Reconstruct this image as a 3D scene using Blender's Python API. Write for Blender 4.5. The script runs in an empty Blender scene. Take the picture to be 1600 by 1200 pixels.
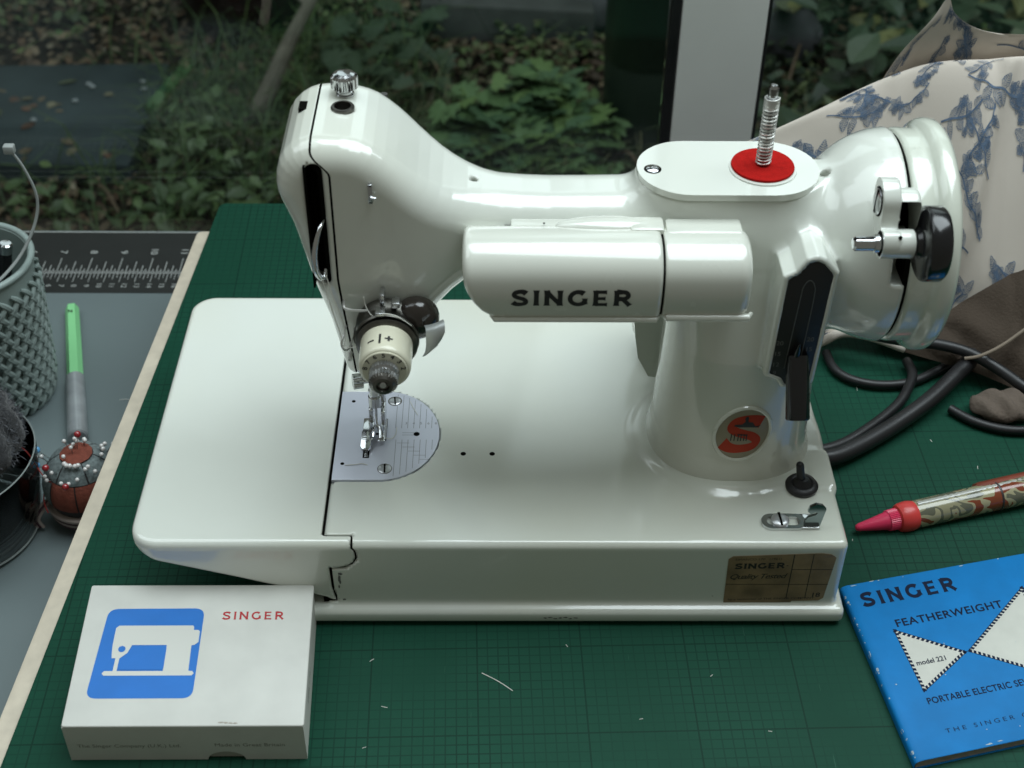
import bpy, bmesh, math, random
import numpy as np
from mathutils import Vector, Matrix

# ------------------------------------------------------------------ camera, world, light
scene = bpy.context.scene
S = 0.001                                   # everything below is written in millimetres
CAM = np.array([-152.99, -403.165, 475.631]); PITCH, YAW, ROLL = 0.69889, 0.01855, 0.01466
FPX = 2182.97
def cam_axes():
    f = np.array([math.sin(YAW)*math.cos(PITCH), math.cos(YAW)*math.cos(PITCH), -math.sin(PITCH)])
    r = np.array([math.cos(YAW), -math.sin(YAW), 0.0]); u = np.cross(r, f)
    return r*math.cos(ROLL)+u*math.sin(ROLL), -r*math.sin(ROLL)+u*math.cos(ROLL), f
cr, cu, cf = cam_axes()
cd = bpy.data.cameras.new('camera'); cam = bpy.data.objects.new('camera', cd)
scene.collection.objects.link(cam); scene.camera = cam
cam.matrix_world = Matrix(((cr[0], cu[0], -cf[0], CAM[0]*S), (cr[1], cu[1], -cf[1], CAM[1]*S),
                           (cr[2], cu[2], -cf[2], CAM[2]*S), (0, 0, 0, 1)))
cd.sensor_width = 36; cd.lens = FPX/1600*36; cd.clip_start = 0.01; cd.clip_end = 60
cd.dof.use_dof = True; cd.dof.focus_distance = 0.63; cd.dof.aperture_fstop = 16.0

scene.view_settings.view_transform = 'Standard'; scene.view_settings.look = 'None'
scene.view_settings.gamma = 1; scene.view_settings.exposure = 0
world = bpy.data.worlds.new('World'); scene.world = world; world.use_nodes = True
wb = world.node_tree.nodes['Background']; wb.inputs[0].default_value = (0.92, 0.93, 0.80, 1); wb.inputs[1].default_value = 0.15
def area(name, loc, target, sx, sy, power, col):
    l = bpy.data.lights.new(name, 'AREA'); l.shape = 'RECTANGLE'; l.size = sx; l.size_y = sy; l.energy = power; l.color = col
    o = bpy.data.objects.new(name, l); scene.collection.objects.link(o); o.location = loc
    d = Vector(target)-Vector(loc); o.rotation_euler = d.to_track_quat('-Z', 'Y').to_euler(); return o
# overcast daylight through the panes of a glazed roof, and from the garden side
area('sky_beyond_window', (-1.18, 2.05, 1.9), (-0.25, 0.1, 0), 1.8, 1.5, 11, (0.80, 0.93, 1.0))
area('sky_beyond_window', (0.78, 2.05, 1.9), (-0.05, 0.1, 0), 1.8, 1.5, 12, (0.80, 0.93, 1.0))
area('roof_pane_daylight', (-0.98, 0.35, 1.40), (-0.30, 0.12, 0), 1.1, 1.3, 9.5, (0.85, 0.96, 1.0))
area('roof_pane_daylight', (0.30, 0.35, 1.40), (0.0, 0.12, 0), 1.1, 1.3, 27, (0.85, 0.96, 1.0))

# ------------------------------------------------------------------ object helpers
ORG = {}
def link(o): scene.collection.objects.link(o)
def thing(name, label, cat, loc=(0, 0, 0), group=None, kind=None):
    o = bpy.data.objects.new(name, None); link(o); o.empty_display_size = 0.01
    o.location = [c*S for c in loc]; ORG[o.name] = np.array(loc, float); o['label'] = label; o['category'] = cat
    if group: o['group'] = group
    if kind: o['kind'] = kind
    return o
def tag(o, label=None, cat=None, group=None, kind=None):
    if label: o['label'] = label
    if cat: o['category'] = cat
    if group: o['group'] = group
    if kind: o['kind'] = kind
    return o
def obj(name, geo, mat, parent=None, smooth=True, origin=(0, 0, 0), angle=38, normals=None, kind=None, colors=None, label=None):
    V, F = geo; V = np.asarray(V, float)
    org = ORG[parent.name] if parent is not None else np.array(origin, float)
    me = bpy.data.meshes.new(name); me.from_pydata(((V-org)*S).tolist(), [], [tuple(map(int, f)) for f in F] if not isinstance(F, np.ndarray) else F.tolist())
    mats = mat if isinstance(mat, (list, tuple)) else [mat]
    for m in mats: me.materials.append(m)
    if normals is None:
        b = bmesh.new(); b.from_mesh(me); bmesh.ops.recalc_face_normals(b, faces=b.faces); b.to_mesh(me); b.free()
        if smooth:
            me.polygons.foreach_set('use_smooth', [True]*len(me.polygons))
            if angle < 180: me.set_sharp_from_angle(angle=math.radians(angle))
    else:
        me.polygons.foreach_set('use_smooth', [True]*len(me.polygons))
        me.normals_split_custom_set_from_vertices([tuple(n) for n in normals])
    if colors is not None:
        ca = me.color_attributes.new('Col', 'FLOAT_COLOR', 'POINT')
        ca.data.foreach_set('color', np.c_[colors, np.ones(len(colors))].astype(np.float32).ravel())
    o = bpy.data.objects.new(name, me); link(o)
    if parent is None: o.location = [c*S for c in origin]
    else: o.parent = parent
    ORG[o.name] = org
    if kind: o['kind'] = kind
    if label: o['label'] = label
    return o
def merge(*gs):
    V = []; F = []; n = 0
    for v, f in gs:
        V.append(np.asarray(v, float).reshape(-1, 3)); F += [tuple(int(i)+n for i in q) for q in f]; n += len(V[-1])
    return np.vstack(V), F
def box(lo, hi, bevel=0.0, seg=2, rz=0.0, ctr=None):
    b = bmesh.new(); bmesh.ops.create_cube(b, size=1)
    lo = np.array(lo, float); hi = np.array(hi, float)
    for v in b.verts: v.co = Vector(((v.co[i]+.5)*(hi[i]-lo[i])+lo[i]) for i in range(3))
    if bevel: bmesh.ops.bevel(b, geom=b.edges[:], offset=bevel, segments=seg, profile=.5, affect='EDGES', clamp_overlap=True)
    V = np.array([v.co[:] for v in b.verts]); F = [tuple(v.index for v in f.verts) for f in b.faces]; b.free()
    if rz:
        c = np.array(ctr if ctr is not None else (lo+hi)/2, float); a = math.radians(rz)
        M = np.array([[math.cos(a), -math.sin(a), 0], [math.sin(a), math.cos(a), 0], [0, 0, 1]]); V = (V-c)@M.T+c
    return V, F
def basis(d):
    d = np.array(d, float); d /= np.linalg.norm(d)
    a = np.array([0, 0, 1.]) if abs(d[2]) < .9 else np.array([1., 0, 0])
    u = np.cross(a, d); u /= np.linalg.norm(u); return u, np.cross(d, u), d
def lathe(p, d, prof, n=40, knurl=None):
    """prof: list of (distance along d, radius); knurl(t_index) -> radial modulation amplitude"""
    u, w, d = basis(d); p = np.array(p, float); V = []; F = []
    a = np.linspace(0, 2*np.pi, n, endpoint=False)
    for i, (t, r) in enumerate(prof):
        k = knurl[i] if knurl else 0
        rr = r+k*(np.arange(n) % 2)
        V.append(p+d*t+rr[:, None]*(np.cos(a)[:, None]*u+np.sin(a)[:, None]*w))
    V = np.vstack(V)
    for i in range(len(prof)-1):
        for j in range(n):
            F.append((i*n+j, i*n+(j+1) % n, (i+1)*n+(j+1) % n, (i+1)*n+j))
    F.append(tuple(range(n))[::-1]); F.append(tuple((len(prof)-1)*n+j for j in range(n)))
    return V, F
def cyl(p0, p1, r, n=24, bev=0.0, r1=None):
    p0 = np.array(p0, float); d = np.array(p1, float)-p0; L = np.linalg.norm(d); r1 = r if r1 is None else r1
    pr = [(0, r-bev), (bev, r), (L-bev, r1), (L, r1-bev)] if bev else [(0, r), (L, r1)]
    return lathe(p0, d, pr, n)
def catmull(pts, k=8, closed=False):
    P = np.array(pts, float); n = len(P); out = []
    rng = range(n) if closed else range(n-1)
    for i in rng:
        if closed: a, b, c, e = P[(i-1) % n], P[i], P[(i+1) % n], P[(i+2) % n]
        else: a, b, c, e = P[max(i-1, 0)], P[i], P[i+1], P[min(i+2, n-1)]
        for t in np.linspace(0, 1, k, endpoint=False):
            out.append(.5*((2*b)+(-a+c)*t+(2*a-5*b+4*c-e)*t*t+(-a+3*b-3*c+e)*t**3))
    if not closed: out.append(P[-1])
    return np.array(out)
def tube(path, r, n=10, cap=True, flat=1.0):
    P = np.array(path, float); m = len(P); r = np.full(m, r) if np.isscalar(r) else np.array(r)
    T = np.gradient(P, axis=0); T /= np.linalg.norm(T, axis=1)[:, None]+1e-12
    u, w, _ = basis(T[0]); V = []; F = []
    for i in range(m):
        u = u-T[i]*np.dot(u, T[i]); u /= np.linalg.norm(u); w = np.cross(T[i], u)
        a = np.linspace(0, 2*np.pi, n, endpoint=False)
        V.append(P[i]+r[i]*(np.cos(a)[:, None]*u+flat*np.sin(a)[:, None]*w))
    V = np.vstack(V)
    for i in range(m-1):
        for j in range(n): F.append((i*n+j, i*n+(j+1) % n, (i+1)*n+(j+1) % n, (i+1)*n+j))
    if cap: F.append(tuple(range(n))[::-1]); F.append(tuple((m-1)*n+j for j in range(n)))
    return V, F
def prism(poly, z0, z1, fmap=None, bev=0.0):
    """closed 2D polygon raised from z0 to z1; fmap maps (u,v,w) to world"""
    b = bmesh.new(); vs = [b.verts.new((p[0], p[1], z0)) for p in poly]; f = b.faces.new(vs)
    r = bmesh.ops.extrude_face_region(b, geom=[f]); nv = [g for g in r['geom'] if isinstance(g, bmesh.types.BMVert)]
    for v in nv: v.co.z = z1
    if bev:
        top = [e for e in b.edges if all(abs(v.co.z-z1) < 1e-6 for v in e.verts)]
        bmesh.ops.bevel(b, geom=top, offset=bev, segments=2, profile=.5, affect='EDGES')
    b.verts.index_update()
    V = np.array([v.co[:] for v in b.verts]); F = [tuple(v.index for v in f.verts) for f in b.faces]; b.free()
    if fmap: V = np.array([fmap(*q) for q in V])
    return V, F
def ellipsoid(c, r, nu=14, nv=9):
    V = []; F = []
    for i in range(nv+1):
        th = np.pi*i/nv
        for j in range(nu):
            ph = 2*np.pi*j/nu; V.append((c[0]+r[0]*math.sin(th)*math.cos(ph), c[1]+r[1]*math.sin(th)*math.sin(ph), c[2]+r[2]*math.cos(th)))
    for i in range(nv):
        for j in range(nu): F.append((i*nu+j, (i+1)*nu+j, (i+1)*nu+(j+1) % nu, i*nu+(j+1) % nu))
    return np.array(V), F

# ------------------------------------------------------------------ materials
MATS = {}
def mat(name, col, rough=.5, metal=0, coat=0, spec=.5, var=0, vscale=50, bump=0, bscale=300, trans=0, alpha=1, vcol=False, sheen=0, ior=1.5, emis=None, rvar=0):
    if name in MATS: return MATS[name]
    m = bpy.data.materials.new(name); m.use_nodes = True; nt = m.node_tree; p = nt.nodes['Principled BSDF']
    p.inputs['Base Color'].default_value = (*col, 1); p.inputs['Roughness'].default_value = rough; p.inputs['Metallic'].default_value = metal
    p.inputs['Coat Weight'].default_value = coat; p.inputs['Coat Roughness'].default_value = .06
    p.inputs['Specular IOR Level'].default_value = spec; p.inputs['Transmission Weight'].default_value = trans; p.inputs['IOR'].default_value = ior
    p.inputs['Sheen Weight'].default_value = sheen
    tc = nt.nodes.new('ShaderNodeTexCoord')
    src = None
    if vcol:
        a = nt.nodes.new('ShaderNodeVertexColor'); a.layer_name = 'Col'; src = a.outputs[0]; nt.links.new(src, p.inputs['Base Color'])
    if var:
        n = nt.nodes.new('ShaderNodeTexNoise'); n.inputs['Scale'].default_value = vscale; n.inputs['Detail'].default_value = 6
        nt.links.new(tc.outputs['Object'], n.inputs['Vector'])
        mr = nt.nodes.new('ShaderNodeMapRange'); mr.inputs[1].default_value = .3; mr.inputs[2].default_value = .7
        mr.inputs[3].default_value = 1-var; mr.inputs[4].default_value = 1+var; nt.links.new(n.outputs[0], mr.inputs[0])
        mx = nt.nodes.new('ShaderNodeVectorMath'); mx.operation = 'SCALE'
        if src: nt.links.new(src, mx.inputs[0])
        else: mx.inputs[0].default_value = col
        nt.links.new(mr.outputs[0], mx.inputs['Scale']); nt.links.new(mx.outputs[0], p.inputs['Base Color'])
    if rvar:
        n = nt.nodes.new('ShaderNodeTexNoise'); n.inputs['Scale'].default_value = 60; n.inputs['Detail'].default_value = 5
        nt.links.new(tc.outputs['Object'], n.inputs['Vector'])
        mr = nt.nodes.new('ShaderNodeMapRange'); mr.inputs[1].default_value = .3; mr.inputs[2].default_value = .7
        mr.inputs[3].default_value = max(rough-rvar, .02); mr.inputs[4].default_value = rough+rvar
        nt.links.new(n.outputs[0], mr.inputs[0]); nt.links.new(mr.outputs[0], p.inputs['Roughness'])
    if bump:
        n = nt.nodes.new('ShaderNodeTexNoise'); n.inputs['Scale'].default_value = bscale; n.inputs['Detail'].default_value = 5
        nt.links.new(tc.outputs['Object'], n.inputs['Vector'])
        bp = nt.nodes.new('ShaderNodeBump'); bp.inputs['Strength'].default_value = bump; bp.inputs['Distance'].default_value = .001
        nt.links.new(n.outputs[0], bp.inputs['Height']); nt.links.new(bp.outputs[0], p.inputs['Normal'])
    if emis: p.inputs['Emission Color'].default_value = (*emis, 1); p.inputs['Emission Strength'].default_value = 1
    MATS[name] = m; return m
def thin_glass(name, tint, refl=1.0, rough=0.0):
    m = bpy.data.materials.new(name); m.use_nodes = True; nt = m.node_tree; nt.nodes.clear()
    o = nt.nodes.new('ShaderNodeOutputMaterial'); t = nt.nodes.new('ShaderNodeBsdfTransparent'); t.inputs[0].default_value = (*tint, 1)
    g = nt.nodes.new('ShaderNodeBsdfGlossy'); g.inputs['Roughness'].default_value = rough; g.inputs[0].default_value = (refl, refl, refl, 1)
    fr = nt.nodes.new('ShaderNodeFresnel'); fr.inputs[0].default_value = 1.45
    mx = nt.nodes.new('ShaderNodeMixShader'); nt.links.new(fr.outputs[0], mx.inputs[0]); nt.links.new(t.outputs[0], mx.inputs[1])
    nt.links.new(g.outputs[0], mx.inputs[2]); nt.links.new(mx.outputs[0], o.inputs[0]); return m
def specks(m, scale=230, thr=.80, col=(.16, .14, .10)):      # small dark flecks of dirt and chipped paint
    nt = m.node_tree; p = nt.nodes['Principled BSDF']; tc = nt.nodes.new('ShaderNodeTexCoord'); n = nt.nodes.new('ShaderNodeTexNoise'); n.inputs['Scale'].default_value = scale; n.inputs['Detail'].default_value = 2
    nt.links.new(tc.outputs['Object'], n.inputs[0]); g = nt.nodes.new('ShaderNodeMapRange'); g.inputs[1].default_value = thr; g.inputs[2].default_value = thr+.03; nt.links.new(n.outputs[0], g.inputs[0])
    n2 = nt.nodes.new('ShaderNodeTexNoise'); n2.inputs['Scale'].default_value = 9; nt.links.new(tc.outputs['Object'], n2.inputs[0]); y = nt.nodes.new('ShaderNodeMix'); y.data_type = 'RGBA'; y.inputs[7].default_value = (.66, .665, .55, 1)
    g2 = nt.nodes.new('ShaderNodeMapRange'); g2.inputs[1].default_value = .45; g2.inputs[2].default_value = .8; g2.inputs[4].default_value = .8; nt.links.new(n2.outputs[0], g2.inputs[0]); nt.links.new(g2.outputs[0], y.inputs[0])
    mx = nt.nodes.new('ShaderNodeMix'); mx.data_type = 'RGBA'; mx.inputs[7].default_value = (*col, 1); l = p.inputs['Base Color'].links[0].from_socket
    nt.links.new(l, y.inputs[6]); nt.links.new(y.outputs[2], mx.inputs[6]); nt.links.new(g.outputs[0], mx.inputs[0]); nt.links.new(mx.outputs[2], p.inputs['Base Color'])
ENAMEL = mat('white_enamel', (.70, .725, .66), .22, coat=1, var=.025, vscale=14, bump=.012, bscale=90, rvar=.04)
specks(ENAMEL)
CHROME = mat('chrome', (.62, .63, .64), .13, 1, rvar=.05)
STEEL = mat('brushed_steel', (.50, .51, .52), .3, 1, rvar=.08)
DARKSTEEL = mat('dark_nickel', (.16, .155, .14), .35, 1, var=.3, vscale=200)
PLATE = mat('satin_chrome_plate', (.62, .645, .73), .40, .45, rvar=.06)
BLACK = mat('black_plastic', (.008, .008, .009), .22, coat=.3, rvar=.06)
RUBBER = mat('black_rubber', (.012, .012, .013), .42, rvar=.08)
GAP = mat('dark_gap', (.006, .006, .005), .9, spec=0)
IVORY = mat('ivory_plastic', (.66, .64, .50), .3, coat=.4)
INK = mat('black_print', (.012, .012, .012), .55)
INKGREY = mat('grey_print', (.16, .165, .15), .6)
RED = mat('red_felt', (.40, .010, .008), .9, sheen=.0, var=.12, vscale=400, bump=.5, bscale=1500, spec=.1)

# ------------------------------------------------------------------ lettering
def text_geo(s, size=1.0, bold=0.0, font_sx=1.0, spacing=1.0, align='LEFT', shear=0):
    c = bpy.data.curves.new('t', 'FONT'); c.body = s; c.size = size; c.offset = bold*size; c.space_character = spacing
    c.align_x = align; c.shear = shear; c.resolution_u = 3
    o = bpy.data.objects.new('t', c); link(o); dg = bpy.context.evaluated_depsgraph_get(); dg.update()
    me = o.evaluated_get(dg).to_mesh()
    V = np.array([v.co[:] for v in me.vertices]).reshape(-1, 3); F = [tuple(p.vertices) for p in me.polygons]
    if bold and len(V) and (np.ptp(V[:, 1]) > 1.7*size or np.ptp(V[:, 0]) > size*1.1*len(s)*max(spacing, 1)):
        o.evaluated_get(dg).to_mesh_clear(); bpy.data.objects.remove(o); bpy.data.curves.remove(c)
        return text_geo(s, size, bold-.004 if bold > .006 else 0, font_sx, spacing, align, shear)
    V = V*np.array([font_sx, 1, 1]); o.evaluated_get(dg).to_mesh_clear(); bpy.data.objects.remove(o); bpy.data.curves.remove(c)
    return V, F
def stroke(pts, w, flare=(.35, .35), k=0):
    P = np.array(pts, float)
    if len(P) == 2: P = np.array([P[0]+(P[1]-P[0])*t for t in np.linspace(0, 1, 9)])
    T = np.gradient(P, axis=0); T /= np.linalg.norm(T, axis=1)[:, None]; N = np.c_[-T[:, 1], T[:, 0]]
    s = np.r_[0, np.cumsum(np.linalg.norm(np.diff(P, axis=0), axis=1))]; s /= s[-1]
    ww = w/2*(1+flare[0]*np.clip(1-s/.22, 0, 1)**2+flare[1]*np.clip(1-(1-s)/.22, 0, 1)**2)
    A = P+N*ww[:, None]; B = P-N*ww[:, None]; n = len(P)
    V = np.c_[np.vstack([A, B]), np.full(2*n, k*.012)]; return V, [(i, i+1, n+i+1, n+i) for i in range(n-1)]
def flared_word(word, w=.2, gap=.3):
    """wide letters with slightly flared stroke ends, cap height 1"""
    def arc(cx, cy, rx, ry, a0, a1, n=22): return [(cx+rx*math.cos(math.radians(a)), cy+ry*math.sin(math.radians(a))) for a in np.linspace(a0, a1, n)]
    h = w/2; G = []; x = 0
    for ch in word:
        if ch == 'S': ss = [catmull([(.74, .80), (.60, .90), (.38, .91), (.17, .84), (.13, .68), (.26, .565), (.44, .50), (.62, .43), (.72, .30), (.66, .15), (.42, .085), (.20, .11), (.05, .22)], 5)]; adv = .82
        elif ch == 'I': ss = [[(.11, 0), (.11, 1)]]; adv = .22
        elif ch == 'N': ss = [[(.1, 0), (.1, 1)], [(.08, .93), (.80, .07)], [(.78, 0), (.78, 1)]]; adv = .9
        elif ch == 'G': ss = [arc(.48, .5, .42, .41, 48, 330), [(.82, .12), (.82, .50)]]; adv = .95
        elif ch == 'E': ss = [[(.1, 0), (.1, 1)], [(.1, .91), (.66, .91)], [(.1, .5), (.6, .5)], [(.1, .09), (.70, .09)]]; adv = .74
        elif ch == 'R': ss = [[(.1, 0), (.1, 1)], [(.1, .91), (.45, .91)]+arc(.45, .70, .24, .21, 90, -90, 12)+[(.1, .47)], [(.42, .46), (.80, .02)]]; adv = .84
        for q, st in enumerate(ss):
            v, f = stroke(st, w*(.8 if q and ch in 'E' else 1), k=q); v[:, 0] += x; G.append((v, f))
        x += adv+gap
    g = merge(*G); return g, x-gap
def place(geo, fmap): return np.array([fmap(*v) for v in geo[0]]), geo[1]
def plane_map(o, ux, uy, s=1, lift=0.0):
    o = np.array(o, float); ux = np.array(ux, float); uy = np.array(uy, float); ux /= np.linalg.norm(ux); uy /= np.linalg.norm(uy); n = np.cross(ux, uy)
    return lambda u, v, w=0: o+ux*u*s+uy*v*s+n*(w+lift)

# ------------------------------------------------------------------ implicit surfaces -> mesh
def smin(a, b, k): h = np.clip(.5+.5*(b-a)/k, 0, 1); return b*(1-h)+a*h-k*h*(1-h)
def smax(a, b, k): return -smin(-a, -b, k)
def sstep(a, b, x): t = np.clip((x-a)/(b-a), 0, 1); return t*t*(3-2*t)
def rbox(x, y, z, lo, hi, r):
    q = [np.abs(c-(l+h)/2)-(h-l)/2+r for c, l, h in ((x, lo[0], hi[0]), (y, lo[1], hi[1]), (z, lo[2], hi[2]))]
    return np.sqrt(sum(np.maximum(c, 0)**2 for c in q))+np.minimum(np.maximum(np.maximum(q[0], q[1]), q[2]), 0)-r
def polysdf(poly, x, z):
    P = np.array(poly, float); Q = np.roll(P, -1, 0); d = np.full(x.shape, 1e9); s = np.zeros(x.shape, bool)
    for (ax, az), (bx, bz) in zip(P, Q):
        ex, ez = bx-ax, bz-az; wx, wz = x-ax, z-az
        t = np.clip((wx*ex+wz*ez)/(ex*ex+ez*ez), 0, 1); d = np.minimum(d, (wx-ex*t)**2+(wz-ez*t)**2)
        c = ((az <= z) & (bz > z)) | ((bz <= z) & (az > z)); s ^= c & (x < ax+(z-az)/(ez if ez else 1e-9)*ex)
    return np.where(s, -1, 1)*np.sqrt(d)
def surface_net(f, lo, hi, h, newton=2):
    n = [int(math.ceil((hi[i]-lo[i])/h))+1 for i in range(3)]
    ax = [lo[i]+h*np.arange(n[i]) for i in range(3)]
    D = np.empty(n, np.float32); B = 14          # blocks far from the surface are filled without sampling
    for i in range(0, n[0], B):
        for j in range(0, n[1], B):
            for k in range(0, n[2], B):
                q = [ax[0][i:i+B], ax[1][j:j+B], ax[2][k:k+B]]; c = [(t[0]+t[-1])/2 for t in q]
                v = float(f(np.array([c[0]]), np.array([c[1]]), np.array([c[2]]))[0])
                if abs(v) > 1.25*h*B*.87+2: D[i:i+B, j:j+B, k:k+B] = v; continue
                X, Y, Z = np.meshgrid(*q, indexing='ij'); D[i:i+B, j:j+B, k:k+B] = f(X, Y, Z)
    sg = D < 0
    acc = np.zeros([m-1 for m in n]+[3], np.float32); cnt = np.zeros([m-1 for m in n], np.float32)
    for a in range(3):
        sl0 = [slice(None)]*3; sl1 = [slice(None)]*3; sl0[a] = slice(0, -1); sl1[a] = slice(1, None)
        d0, d1 = D[tuple(sl0)], D[tuple(sl1)]; cr_ = sg[tuple(sl0)] != sg[tuple(sl1)]
        t = np.where(cr_, d0/np.where(cr_, d0-d1, 1), 0)
        b, c = [q for q in range(3) if q != a]
        for ob in (0, 1):
            for oc in (0, 1):
                s = [slice(None)]*3; s[b] = slice(ob, ob+n[b]-1); s[c] = slice(oc, oc+n[c]-1)
                m = cr_[tuple(s)]; cnt += m
                acc[..., a] += np.where(m, t[tuple(s)], 0); acc[..., b] += m*ob; acc[..., c] += m*oc
    idx = np.argwhere(cnt > 0); ids = -np.ones(cnt.shape, np.int64); ids[tuple(idx.T)] = np.arange(len(idx))
    V = np.array(lo)+h*(idx+acc[tuple(idx.T)]/cnt[tuple(idx.T)][:, None]); Fs = []
    for a in range(3):
        b, c = (a+1) % 3, (a+2) % 3
        sl0 = [slice(1, -1)]*3; sl0[a] = slice(0, -1); sl1 = [slice(1, -1)]*3; sl1[a] = slice(1, None)
        m = sg[tuple(sl0)] != sg[tuple(sl1)]; e = np.argwhere(m); e[:, b] += 1; e[:, c] += 1
        flip = sg[tuple(e.T)]
        def g(ob, oc): q = e.copy(); q[:, b] -= ob; q[:, c] -= oc; return ids[tuple(q.T)]
        q = np.stack([g(1, 1), g(0, 1), g(0, 0), g(1, 0)], 1); q[~flip] = q[~flip][:, ::-1]; Fs.append(q)
    F = np.vstack(Fs)
    for _ in range(newton):
        g, v = grad(f, V); g2 = (g**2).sum(1)+1e-6; st = np.clip(v/g2, -h, h); V = V-g*st[:, None]*.9
    return V, F
def grad(f, V, e=.15):
    x, y, z = V.T; v = f(x, y, z)
    g = np.stack([(f(x+e, y, z)-f(x-e, y, z)), (f(x, y+e, z)-f(x, y-e, z)), (f(x, y, z+e)-f(x, y, z-e))], 1)/(2*e)
    return g, v
def sdf_obj(name, f, lo, hi, h, m, parent):
    V, F = surface_net(f, lo, hi, h); g, _ = grad(f, V); g /= np.linalg.norm(g, axis=1)[:, None]+1e-9
    return obj(name, (V, F), m, parent, normals=g)

# ------------------------------------------------------------------ the sewing machine
MZ = 47.1                                    # top of the bed
machine = thing('sewing_machine', 'white enamelled portable electric sewing machine on the green cutting mat', 'sewing machine', (-150, 88, 0))
EAR = [(-226, MZ+6), (-212.4, MZ+6), (-212.4, 43.6), (-211.0, 42.0), (-210.7, 38.2), (-212.7, 34.8), (-216, 32.9), (-222.2, 32.6), (-221.9, 20), (-220.5, 11.8), (-226, 11.5)]
def ear_sdf(x, y, z, g=0.0, dep=7.2):
    X = x[:, :1, :] if x.ndim == 3 else x; Zz = z[:, :1, :] if x.ndim == 3 else z
    return np.maximum(polysdf(EAR, X, Zz)-g, y-dep)
# bed with flange and a low mound round the foot of the pillar
def f_bed(x, y, z):
    a = rbox(x, y, z, (-224.3, 2, -6), (-2, 176, MZ), 3.2)
    fl = rbox(x, y, z, (-234, -2.2, 1.2), (1.6, 180, 9.5), 3.0)
    d = smin(a, fl, 2.5)
    rho = np.sqrt(((x+45.5)/41)**2+((y-72)/38.5)**2)
    mound = smax((rho-1)*36, z-MZ-1.2, 3)
    d = smin(d, mound, 6)
    ledge = rbox(x, y, z, (-12, 36, 40), (-1.2, 60, MZ+.9), 2)
    d = smin(d, ledge, 3)
    d = np.maximum(d, np.minimum(-(x+224.35), z-9.9))            # flat face at the hinge line
    plate = np.maximum(rbox(x, y, z, (-240, 40.3, MZ-2.2), (-203, 100.7, MZ+5), .2), -1e3)
    rr = np.maximum((np.sqrt(((x+203)/26.2)**2+((y-70.5)/30.2)**2)-1)*26, MZ-2.2-z)
    d = np.maximum(d, -np.minimum(plate, rr))
    d = np.maximum(d, -ear_sdf(x, y, z, .75, 8.0))
    return np.maximum(d, 1.2-z)
bed = sdf_obj('bed', f_bed, (-238, -6, 0), (5, 184, 52), 1.5, ENAMEL, machine)
# the folding leaf
wedge = [(-306.5, MZ), (-307, 40), (-296, 35.5), (-262, 25), (-225.2, 12.5), (-220, 9), (-190, 9), (-190, MZ)]
def f_leaf(x, y, z):
    d = rbox(x, y, z, (-306.5, 1.9, -30), (-180, 177, 60), 13)
    X = x[:, :1, :] if x.ndim == 3 else x; Zz = z[:, :1, :] if x.ndim == 3 else z
    w = polysdf(wedge, X, Zz)
    d = smax(d, w, 4.0)
    return np.maximum(d, np.minimum(x+224.75, ear_sdf(x, y, z)))
sdf_obj('bed_leaf', f_leaf, (-310, -2, 6), (-208, 180, 50), 1.2, ENAMEL, machine)
xz_map = lambda y0: (lambda u, v, w: (u, y0-w, v))
gp = [(-226, MZ+.015), (-211.6, MZ+.015), (-211.7, 43.2), (-210.0, 41.8), (-209.8, 38), (-212.0, 33.9), (-215.8, 31.9), (-221.7, 31.7), (-220.9, 20), (-219.3, 10.6), (-226, 10)]
obj('joint_gap', merge(prism([(x, min(z, MZ-1.2)) for x, z in gp], -6.6, -1.2, xz_map(1.75)), box((-225.2, 4, 14), (-224.1, 174, MZ-.8))), GAP, machine, smooth=False)
# patches of worn paint beside the joint, rubbed mark on the front flange
random.seed(4)
def blot(cx, cz, rx, rz, y, n=11, jit=.45, seed=0):
    rr = random.Random(seed); a = [2*math.pi*i/n for i in range(n)]
    P = [(cx+rx*math.cos(t)*(1-jit*rr.random()), cz+rz*math.sin(t)*(1-jit*rr.random())) for t in a]
    return [(p[0], y, p[1]) for p in P], [tuple(range(n))]
obj('paint_chip', merge(blot(-217.8, 29, 1.2, 1.0, 1.9, seed=1), blot(-218.2, 25.5, .8, 3.6, 1.9, seed=2), blot(-217, 12.6, 1, .7, 1.9, seed=3), blot(-218.6, 21, .5, 1.4, 1.9, seed=5)), mat('worn_metal', (.13, .13, .12), .6), machine, smooth=False)
obj('paint_chip', merge(*[blot(-129.5+i*2.2, 5.3+.5*math.sin(i*2.1), 1.3, .45, -2.32, seed=i+10, jit=.7) for i in range(7)]), mat('worn_metal_dark', (.03, .03, .03), .6), machine, smooth=False)

# body: head, arm, pillar, neck and belt guard as one casting
OUT = catmull([(-222, 209.3), (-229, 206), (-234, 199.5), (-236, 190), (-234.8, 183), (-231, 172), (-228, 158), (-224, 140), (-219.8, 124), (-216.6, 104), (-214.5, 96), (-209, 94), (-196, 94), (-190, 96),
               (-186, 106), (-181.5, 119), (-174, 131), (-163, 140), (-150, 144.5), (-130, 146), (-105, 145), (-85, 140), (-60, 132), (-40, 132), (-22, 138), (-13, 150), (-11, 163), (-16, 173), (-28, 177.3),
               (-60, 178), (-100, 177.3), (-130, 176.8), (-150, 178), (-163, 180.5), (-173, 184.8), (-182, 191.5), (-190, 199), (-198, 205.5), (-206, 208.6), (-214, 209.4)], 2, True)
def seam(z): return -214.2-7.0*sstep(197.5, 206.5, z)+np.clip(150-z, 0, 60)*.075
lever_poly = [(-40.2, 161.5), (-36.0, 164.0), (-32.5, 169.5), (-28.6, 171), (-25, 169.4), (-19.6, 163.5), (-21.6, 108.5), (-25, 106), (-34, 106), (-36, 109.6), (-41.6, 112)]
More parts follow.
